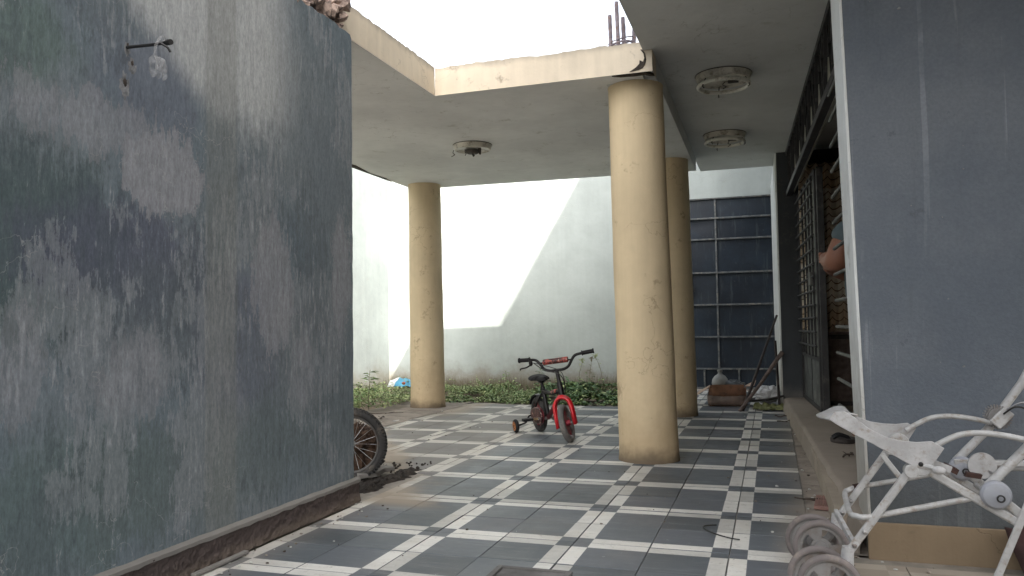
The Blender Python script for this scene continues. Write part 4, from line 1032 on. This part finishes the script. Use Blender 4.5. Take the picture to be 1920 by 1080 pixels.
    MB().tube([(.80, YN+.02, .325), (.80, YF-.02, .325)], .009, 10).build('cross_tube', 'stroller_white', t, smooth=True)
    MB().tube([(1.10, YN+.03, .93), (1.13, YN+.06, .97), (1.13, YF, .97), (1.10, YF+.03, .93)], .0165, 12).build('handle', 'stroller_white', t, smooth=True)
stroller()

# ------------------------------------------------------------------ person in the doorway
def skinned(name, mat, parent, pts, edges, root=0, lv=2):
    org = ORG[parent.name]; me = bpy.data.meshes.new(name)
    me.from_pydata([tuple(Vector(p[:3])-org) for p in pts], edges, []); me.materials.append(MATS[mat])
    o = bpy.data.objects.new(name, me); COL.objects.link(o); o.parent = parent; ORG[o.name] = org
    o.modifiers.new('skin', 'SKIN')
    for i, p in enumerate(pts):
        rr = p[3]; me.skin_vertices[0].data[i].radius = rr if isinstance(rr, tuple) else (rr, rr)
    me.skin_vertices[0].data[root].use_root = True
    md = o.modifiers.new('sub', 'SUBSURF'); md.levels = lv; md.render_levels = lv
    o.modifiers['skin'].use_smooth_shade = True
    return o
px, py, fz = .775, 2.36, .1
pr_ = thing('person', (px, py, fz), 'person in grey-blue T-shirt standing inside the doorway with bent arm', 'person')
# faces -x (out of the door); left side towards the camera (-y)
B_ = [(px, py, fz+.92, .13), (px, py, fz+1.10, .125), (px-.01, py, fz+1.30, .14), (px, py, fz+1.42, .09), (px-.01, py, fz+1.49, .055), (px-.03, py, fz+1.55, .06), (px-.045, py, fz+1.63, .085), (px-.035, py, fz+1.71, .06),
      (px-.06, py-.18, fz+1.37, .062), (.600, py-.20, 1.35, .074), (.572, py-.205, 1.228, .082), (.548, py-.14, 1.242, .074), (.528, py-.06, 1.265, .055), (.512, py-.01, 1.278, .042),
      (px-.0, py+.17, fz+1.38, .058), (px-.06, py+.22, fz+1.20, .047), (px-.09, py+.20, fz+1.05, .043), (px-.22, py+.05, fz+1.10, .036), (px-.26, py-.02, fz+1.12, .028),
      (px+.0, py-.09, fz+.85, .088), (px-.01, py-.10, fz+.48, .06), (px+.02, py-.10, fz+.25, .05), (px+.03, py-.10, fz+.07, .038), (px-.12, py-.11, fz+.035, .032),
      (px+.0, py+.09, fz+.85, .088), (px-.02, py+.10, fz+.48, .06), (px+.01, py+.10, fz+.25, .05), (px+.02, py+.10, fz+.07, .038), (px-.13, py+.11, fz+.035, .032)]
E_ = [(0, 1), (1, 2), (2, 3), (3, 4), (4, 5), (5, 6), (6, 7), (3, 8), (8, 9), (9, 10), (10, 11), (11, 12), (12, 13), (3, 14), (14, 15), (15, 16), (16, 17), (17, 18), (0, 19), (19, 20), (20, 21), (21, 22), (22, 23), (0, 24), (24, 25), (25, 26), (26, 27), (27, 28)]
skinned('body', 'skin', pr_, B_, E_)
hand = Vector((.512, py+.0, 1.277))
# loosely closed fist: palm and curled fingers
skinned('palm', 'skin', pr_, [(.532, py-.03, 1.262, .026), (.514, py+.005, 1.276, (.028, .02)), (.506, py+.02, 1.284, (.03, .018))], [(0, 1), (1, 2)])
for k in range(4):
    z0 = 1.305-.0175*k; L_ = (.026, .03, .028, .022)[k]
    skinned('finger', 'skin', pr_, [(.512, py+.012, z0, .0095), (.494, py+.008-.002*k, z0+.002, .0098), (.482, py-.012, z0, .0092), (.487, py-.012-L_*.7, z0-.003, .0085), (.502, py-.018-L_*.6, z0-.005, .008)], [(0, 1), (1, 2), (2, 3), (3, 4)])
skinned('thumb', 'skin', pr_, [(.522, py-.02, 1.288, .0115), (.505, py-.035, 1.302, .0105), (.487, py-.038, 1.300, .0095), (.475, py-.032, 1.292, .0085)], [(0, 1), (1, 2), (2, 3)])
sh = [(px, py, fz+.80, (.165, .15)), (px, py, fz+1.05, (.158, .14)), (px-.01, py, fz+1.28, (.165, .155)), (px, py, fz+1.41, .115), (px, py, fz+1.45, .07),
      (px-.05, py-.18, fz+1.385, .085), (.64, py-.195, 1.41, .096), (.592, py-.20, 1.335, .097), (px, py+.17, fz+1.385, .074), (px-.05, py+.215, fz+1.22, .066)]
skinned('shirt', 'tshirt', pr_, sh, [(0, 1), (1, 2), (2, 3), (3, 4), (3, 5), (5, 6), (6, 7), (3, 8), (8, 9)])
skinned('trousers', 'denim', pr_, [(px, py, fz+.92, (.155, .14)), (px, py, fz+.84, (.15, .14)), (px, py-.09, fz+.78, .105), (px-.01, py-.10, fz+.48, .085), (px+.02, py-.10, fz+.12, .07), (px, py+.09, fz+.78, .105), (px-.02, py+.10, fz+.48, .085), (px+.01, py+.10, fz+.12, .07)],
        [(0, 1), (1, 2), (2, 3), (3, 4), (1, 5), (5, 6), (6, 7)])
m = MB(); m.ball((px-.02, py, fz+1.68), (.098, .082, .085), 20, 12, jit=.08, jf=5, seed=2); m.build('hair', 'hair', pr_, smooth=True)
fx = px-.128
for s_ in (-1, 1):
    MB().ball((fx+.008, py+s_*.03, fz+1.655), (.008, .012, .007), 10, 6).build('eye', 'bag_white', pr_, smooth=True)
    MB().ball((px-.03, py+s_*.085, fz+1.645), (.02, .008, .03), 10, 7).build('ear', 'skin', pr_, smooth=True)
MB().ball((fx-.008, py, fz+1.63), (.017, .013, .022), 10, 7).build('nose', 'skin', pr_, smooth=True)
MB().ball((fx+.006, py, fz+1.595), (.008, .024, .006), 10, 6).build('mouth', 'rim_red', pr_, smooth=True)

# curtain inside
m = MB(); m.grid(90, 20, lambda u, v: (.45+.85*u, 4.72+.035*math.sin(u*62)+.012*math.sin(u*151)*v, 2.34-1.58*v))
cu = thing('curtain', (.9, 4.72, .76), 'patterned tan curtain with wavy dark stripes hanging inside the doorway', 'curtain')
m.build('cloth', 'curtain_print', cu, smooth=True, thick=.003)
MB().cyl((.44, 4.72, 2.35), (1.34, 4.72, 2.35), .012, seg=10).build('curtain_rail', 'stick_dark', cu, smooth=True)
# low cupboard under the curtain
t = thing('cupboard', (.95, 4.85, .1), 'dark low wooden cupboard inside the doorway beneath the curtain', 'cupboard')
MB().box((.50, 4.6, .1), (1.3, 5.05, .74)).build('carcass', 'stick_dark', t, bevel=.005)
for k in range(2): MB().box((.52+.39*k, 4.585, .14), (.89+.39*k, 4.60, .70)).build('door', 'stick_wood', t, bevel=.004)
MB().box((.49, 4.57, .742), (1.31, 5.06, .765)).build('top', 'stick_wood', t, bevel=.004)

# ------------------------------------------------------------------ plants
def leaf(m, p, d, ln, wd, droop, up=Vector((0, 0, 1)), mi=0):
    d = d.normalized(); s_ = d.cross(up)
    if s_.length < .01: s_ = Vector((1, 0, 0))
    s_.normalize(); mid = p+d*ln*.5+Vector((0, 0, -droop*.25*ln)); tip = p+d*ln+Vector((0, 0, -droop*ln))
    fold = Vector((0, 0, wd*.22))
    m.add([p, mid-s_*wd*.5+fold, tip, mid+s_*wd*.5+fold, mid], [(0, 1, 4), (1, 2, 4), (2, 3, 4), (3, 0, 4)], mi)
gc = MB(); g2 = random.Random(3)
def gh(x, y):
    """height of the ground cover"""
    e = min(1, max(0, (y-5.16-.16*noise.noise(Vector((x*1.9, 0, 4)))-.08*noise.noise(Vector((x*6, 0, 4))))/.9))**.7; l = min(1, max(0, (-1.1-x)/.25))
    edge_l = 1.
    return e*l*(.085+.06*noise.noise(Vector((x*1.3, y*1.3, 1)))+.035*noise.noise(Vector((x*4.3, y*4.3, 6)))+.05*(x > -2.45)*(y < 6.4)+.03*(x < -3.6))
n = 0
while n < 13500:
    x = g2.uniform(-5.05, -1.15); y = 7.18-2.1*g2.random()**.8
    if x < -3.6: y = g2.uniform(3.3, 7.15)
    h = gh(x, y) if x > -3.6 else .11+.05*noise.noise(Vector((x*1.3, y*1.3, 1)))*1.2
    if x < -3.6:
        k = (x+3.66+.2*noise.noise(Vector((y*1.7, 1, 1))))
        if y < 5.1 and k > 0: continue
    if h < .012 or noise.noise(Vector((x*2.6, y*2.6, 9))) < -.08: continue
    if y > 6.6 and noise.noise(Vector((x*1.6, y*2, 3))) < .02: continue          # bare brown strip at the wall foot
    z = h*(.35+.75*g2.random())*(1.7 if g2.random() < .06 else 1); a = g2.uniform(0, 6.28); d = Vector((math.cos(a), math.sin(a), g2.uniform(-.1, .5)))
    ln = g2.uniform(.022, .06)*(1.5 if x > -2.45 else 1); mi = (2 if x > -2.4 and g2.random() < .6 else (1 if (g2.random() < (.6 if x < -3.3 else .42)) else 0))
    leaf(gc, Vector((x, y, z)), d, ln, ln*g2.uniform(.5, .8), g2.uniform(.1, .5), mi=mi); n += 1
tag(gc.build('ground_cover', ['leaf_green', 'leaf_pale', 'leaf_dark']), 'low leafy green ground cover filling the garden bed', 'ground cover', kind='stuff')
dg = MB()
for k in range(2600):
    x = g2.uniform(-5.08, -1.6); y = 7.17-.45*abs(g2.gauss(0, .5)); a = g2.uniform(0, 6.28)
    if y < 6.5: continue
    h = g2.uniform(.05, .22)*(1+.5*noise.noise(Vector((x*2, 0, 0)))); lean = g2.uniform(.02, .08)
    b = Vector((x, y, .0)); t_ = b+Vector((math.cos(a)*lean, math.sin(a)*lean, h)); s_ = Vector((.003, 0, 0))
    dg.add([b-s_, b+s_, t_], [(0, 1, 2)], 0)
tag(dg.build('dry_grass', 'stem_dry'), 'dry brown grass stems along the foot of the garden wall', 'dry grass', kind='stuff')
def weed(x, y, h, label, nl=14, seed=0, mat='leaf_dark', lean=(0, 0), sz=.07, head=False, z0=0., name='weed'):
    r = random.Random(seed); t = thing(name, (x, y, z0), label, 'plant', 'weeds standing out of the garden bed')
    pts = [Vector((x+lean[0]*k*k/25+.008*r.uniform(-1, 1), y+lean[1]*k*k/25, z0+h*k/5)) for k in range(6)]
    MB().tube(smoothpath(pts, 4), [.005*(1-.6*i/20) for i in range(21)], 6).build('stem', 'stem_dry', t, smooth=True)
    m = MB()
    for k in range(nl):
        f = r.uniform(.35, 1); q = pts[int(f*4.99)].lerp(pts[int(f*4.99)+1], (f*5) % 1 if f < 1 else 1); a = r.uniform(0, 6.28)
        leaf(m, q, Vector((math.cos(a), math.sin(a), r.uniform(0, .6))), sz*r.uniform(.6, 1.2), sz*r.uniform(.25, .5), r.uniform(.1, .6))
    if head:
        for k in range(16):
            a = r.uniform(0, 6.28); e = pts[-1]+Vector((math.cos(a)*.045*r.random(), math.sin(a)*.045*r.random(), .03*r.random()))
            m.tube([pts[-1]-Vector((0, 0, .03)), e], .0012, 4); m.ball(e, .006, 5, 4)
    m.build('leaves', mat, t)
weed(-2.20, 6.75, .40, 'pale dry seedhead weed behind the right handlebar grip', 10, 1, 'leaf_pale', (.06, 0), .05, True)
weed(-2.06, 6.8, .42, 'slender pale weed with tufted top left of the front pillar', 14, 2, 'stem_dry', (.02, 0), .05, True)
weed(-1.86, 6.7, .46, 'tallest thin weed with umbrella seedhead against the pale wall beside the front pillar', 7, 3, 'leaf_pale', (-.10, 0), .05, True)
weed(-1.93, 6.3, .27, 'dark wilted weed near the front pillar foot', 12, 4, 'leaf_dark', (.03, 0), .05)
weed(-1.78, 6.2, .22, 'short dark weed closest to the front pillar', 10, 5, 'leaf_dark', (.0, 0), .05)
weed(-2.55, 6.1, .36, 'broad leaved weed behind the bicycle stem', 12, 6, 'leaf_dark', (.05, 0), .10)
weed(-2.85, 5.9, .33, 'leafy weed rising behind the bicycle saddle', 12, 7, 'leaf_green', (-.05, 0), .08)
weed(-3.75, 3.95, .30, 'young green plant next to the left wall end above the knobbly wheel', 26, 8, 'leaf_green', (-.05, 0), .09)
weed(-3.9, 4.35, .42, 'taller sprig with long leaves at the left wall edge', 20, 9, 'leaf_green', (.02, 0), .12)
weed(-4.0, 3.7, .34, 'bushy plant half hidden by the left wall end', 30, 10, 'leaf_dark', (0, 0), .10)
for k, (x, y, s_) in enumerate(((-1.52, 5.62, .05),)):
    m = MB(); m.ball((x, y, .02), (s_*1.3, s_, s_*.8), 12, 8, jit=.4, jf=2, seed=k); tag(m.build('stone', 'stone_white'), 'white stone at the patio edge beside the front pillar', 'stone')
# blue and white plastic in the bed
m = MB(); m.grid(22, 12, lambda u, v: (-4.78+.42*u, 6.45+.3*v, .07+.10*math.sin(v*2.6)*(.7+.3*math.sin(u*5))+.03*noise.noise(Vector((u*5, v*4, 2)))), 0)
for i, f in enumerate(m.f):
    if i % 22 < 6: m.mi[i] = 1
tag(m.build('plastic_sack', ['tarp_blue', 'tarp_white'], smooth=True, thick=.003), 'crumpled blue and white plastic sack among the plants left of the rear pillar', 'plastic sack')
m = MB()
for k in range(9):
    a = k*.7; leaf(m, Vector((-4.36, 6.12, .13)), Vector((math.cos(a), math.sin(a), .7)), .045, .03, .2)
m.ball((-4.36, 6.12, .14), (.025, .02, .02), 8, 6)
tag(m.build('red_flower', 'flower_red'), 'orange-red flower in front of the blue plastic sack', 'flower')

# ------------------------------------------------------------------ small things on the floor
t = thing('sandal', (.565, 2.16, .122), 'worn brown rubber sandal on the concrete step', 'sandal')
pts = [(.075*math.cos(a)*(1.25 if math.cos(a) > 0 else 1), .05*math.sin(a)*(1 if math.cos(a) > 0 else .8)) for a in [k*2*math.pi/24 for k in range(24)]]
MB().prism([(.565+p[0]*.9, 2.16+p[1]*2.0) for p in pts], 2, .123, .15).build('sole', 'sandal_rubber', t, bevel=.006)
for k in range(3): MB().tube(smoothpath([(.51, 2.10+.05*k, .148), (.55, 2.11+.05*k, .168), (.61, 2.12+.05*k, .148)]), .007, 6).build('strap', 'rubber_black', t, smooth=True)
m = MB(); m.tube(smoothpath([(-.075, .40, .004), (-.115, .375, .005), (-.125, .34, .006), (-.10, .27, .01), (-.06, .215, .012), (-.01, .19, .008), (.03, .185, .005)], 8), .0028, 6)
tag(m.build('wire', 'wire_black', smooth=True), 'curled black wire lying across the white tile strip', 'wire')
m = MB(); m.tube(smoothpath([(.275, .62, .006), (.27, .55, .006), (.30, .50, .008), (.36, .47, .006)], 6), .0025, 6)
tag(m.build('wire', 'wire_black', smooth=True), 'short hooked black wire in the dusty gutter left of the stroller', 'wire')
t = thing('broken_tile', (.40, .93, .003), 'ribbed reddish broken tile leaning flat against the concrete step', 'tile')
MB().prism([(.335, .80), (.415, .78), (.43, 1.02), (.36, 1.05)], 2, .004, .02).build('slab', 'tile_red', t, bevel=.002)
for k in range(7): MB().bar((.34+.012*k, .81, .022), (.36+.0105*k, 1.035, .022), .004, .004).build('rib', 'tile_red', t)
t = thing('drain_cover', (-.65, -.62, 0), 'dark framed inspection cover set in the floor at the bottom edge', 'drain cover')
MB().box((-.76, -.95, .001), (-.53, -.42, .006)).build('plate', 'iron_cover', t)
for (a, b) in (((-.785, -.97), (-.765, -.40)), ((-.53, -.97), (-.51, -.40))): MB().box((*a, .0015), (*b, .012)).build('frame', 'iron_cover', t, bevel=.002)
MB().box((-.7648, -.418, .0015), (-.5302, -.40, .0115)).build('frame', 'iron_cover', t, bevel=.002)
twl = ['long dark twig lying on the dusty screed by the left rear pillar', 'second twig on the screed above the knobbly wheel', 'twig in the gutter below the olive cloth', 'thin twig in the gutter beside the doorstep', 'forked twig on the gutter near the broken tile', 'twig lying on the concrete step behind the stroller']
for k, (x, y, z_, a, l) in enumerate(((-3.50, 3.95, .012, .4, .36), (-3.35, 3.6, .012, 1.9, .25), (.28, 4.42, .01, .1, .2), (.27, 4.05, .01, .2, .16), (.36, .95, .012, 2.8, .22), (.56, 1.6, .128, 1.2, .2))):
    r = random.Random(k); d = Vector((math.cos(a), math.sin(a), 0)); s_ = Vector((-d.y, d.x, 0)); p0 = Vector((x, y, z_))-d*l/2
    m = MB(); m.tube(smoothpath([p0+d*l*i/5+s_*r.uniform(-.015, .015)+Vector((0, 0, .012*r.random())) for i in range(6)]), [.006*(1-.5*i/30) for i in range(31)], 6)
    m.tube([p0+d*l*.5, p0+d*l*.75+s_*.05+Vector((0, 0, .012))], [.004, .002], 5)
    tag(m.build('twig', 'twig', smooth=True), twl[k], 'twig', 'twigs on the floor')
db = MB(); r = random.Random(5)
for k in range(340):
    q = r.random()
    if q < .28: x, y = .25+.2*r.random(), r.uniform(.1, 4.9); z_ = .004
    elif q < .4: x, y = r.uniform(.3, 1.0), r.uniform(-.5, .07); z_ = .002
    elif q < .62: x, y = r.uniform(-3.3, -1.75), r.uniform(.5, 4.8); z_ = .003
    elif q < .78: x, y = -1.80+abs(r.gauss(0, .12)), r.uniform(-1.2, .45); z_ = .002
    else: x, y = r.uniform(-1.8, .3), r.uniform(-1, 4.9); z_ = .002
    s_ = r.uniform(.002, .0065)*(1.6 if q < .62 and r.random() < .2 else 1)
    db.ball((x, y, z_+s_*.4), (s_*r.uniform(.8, 1.6), s_*r.uniform(.8, 1.4), s_*.6), 5, 3, jit=.5, seed=k, mi=r.choice((0, 0, 1, 2)))
tag(db.build('debris', ['dust_concrete', 'twig', 'stone_white']), 'small grit, crumbs and leaf bits scattered over the tiles', 'grit', kind='stuff')
m = MB(); m.bar((-1.785, -.80, .009), (-1.785, -.50, .010), .022, .014)
tag(m.build('mortar_strip', 'plinth_ledge', bevel=.004), 'loose strip of mortar lying along the foot of the left wall', 'mortar strip')
t = thing('door_mat', (1.0, -.06, 0), 'dark maroon carpet scrap slumped against the ochre skirting at right', 'mat')
m = MB(); m.grid(24, 20, lambda u, v: (.925+.45*u+.03*v, .06-.16*v+.01*noise.noise(Vector((u*6, v*6, 1))), .002+.13*(1-v)**1.5+.012*noise.noise(Vector((u*9, v*9, 4)))+.01)); m.build('pile', 'maroon_cloth', t, smooth=True, thick=.008)
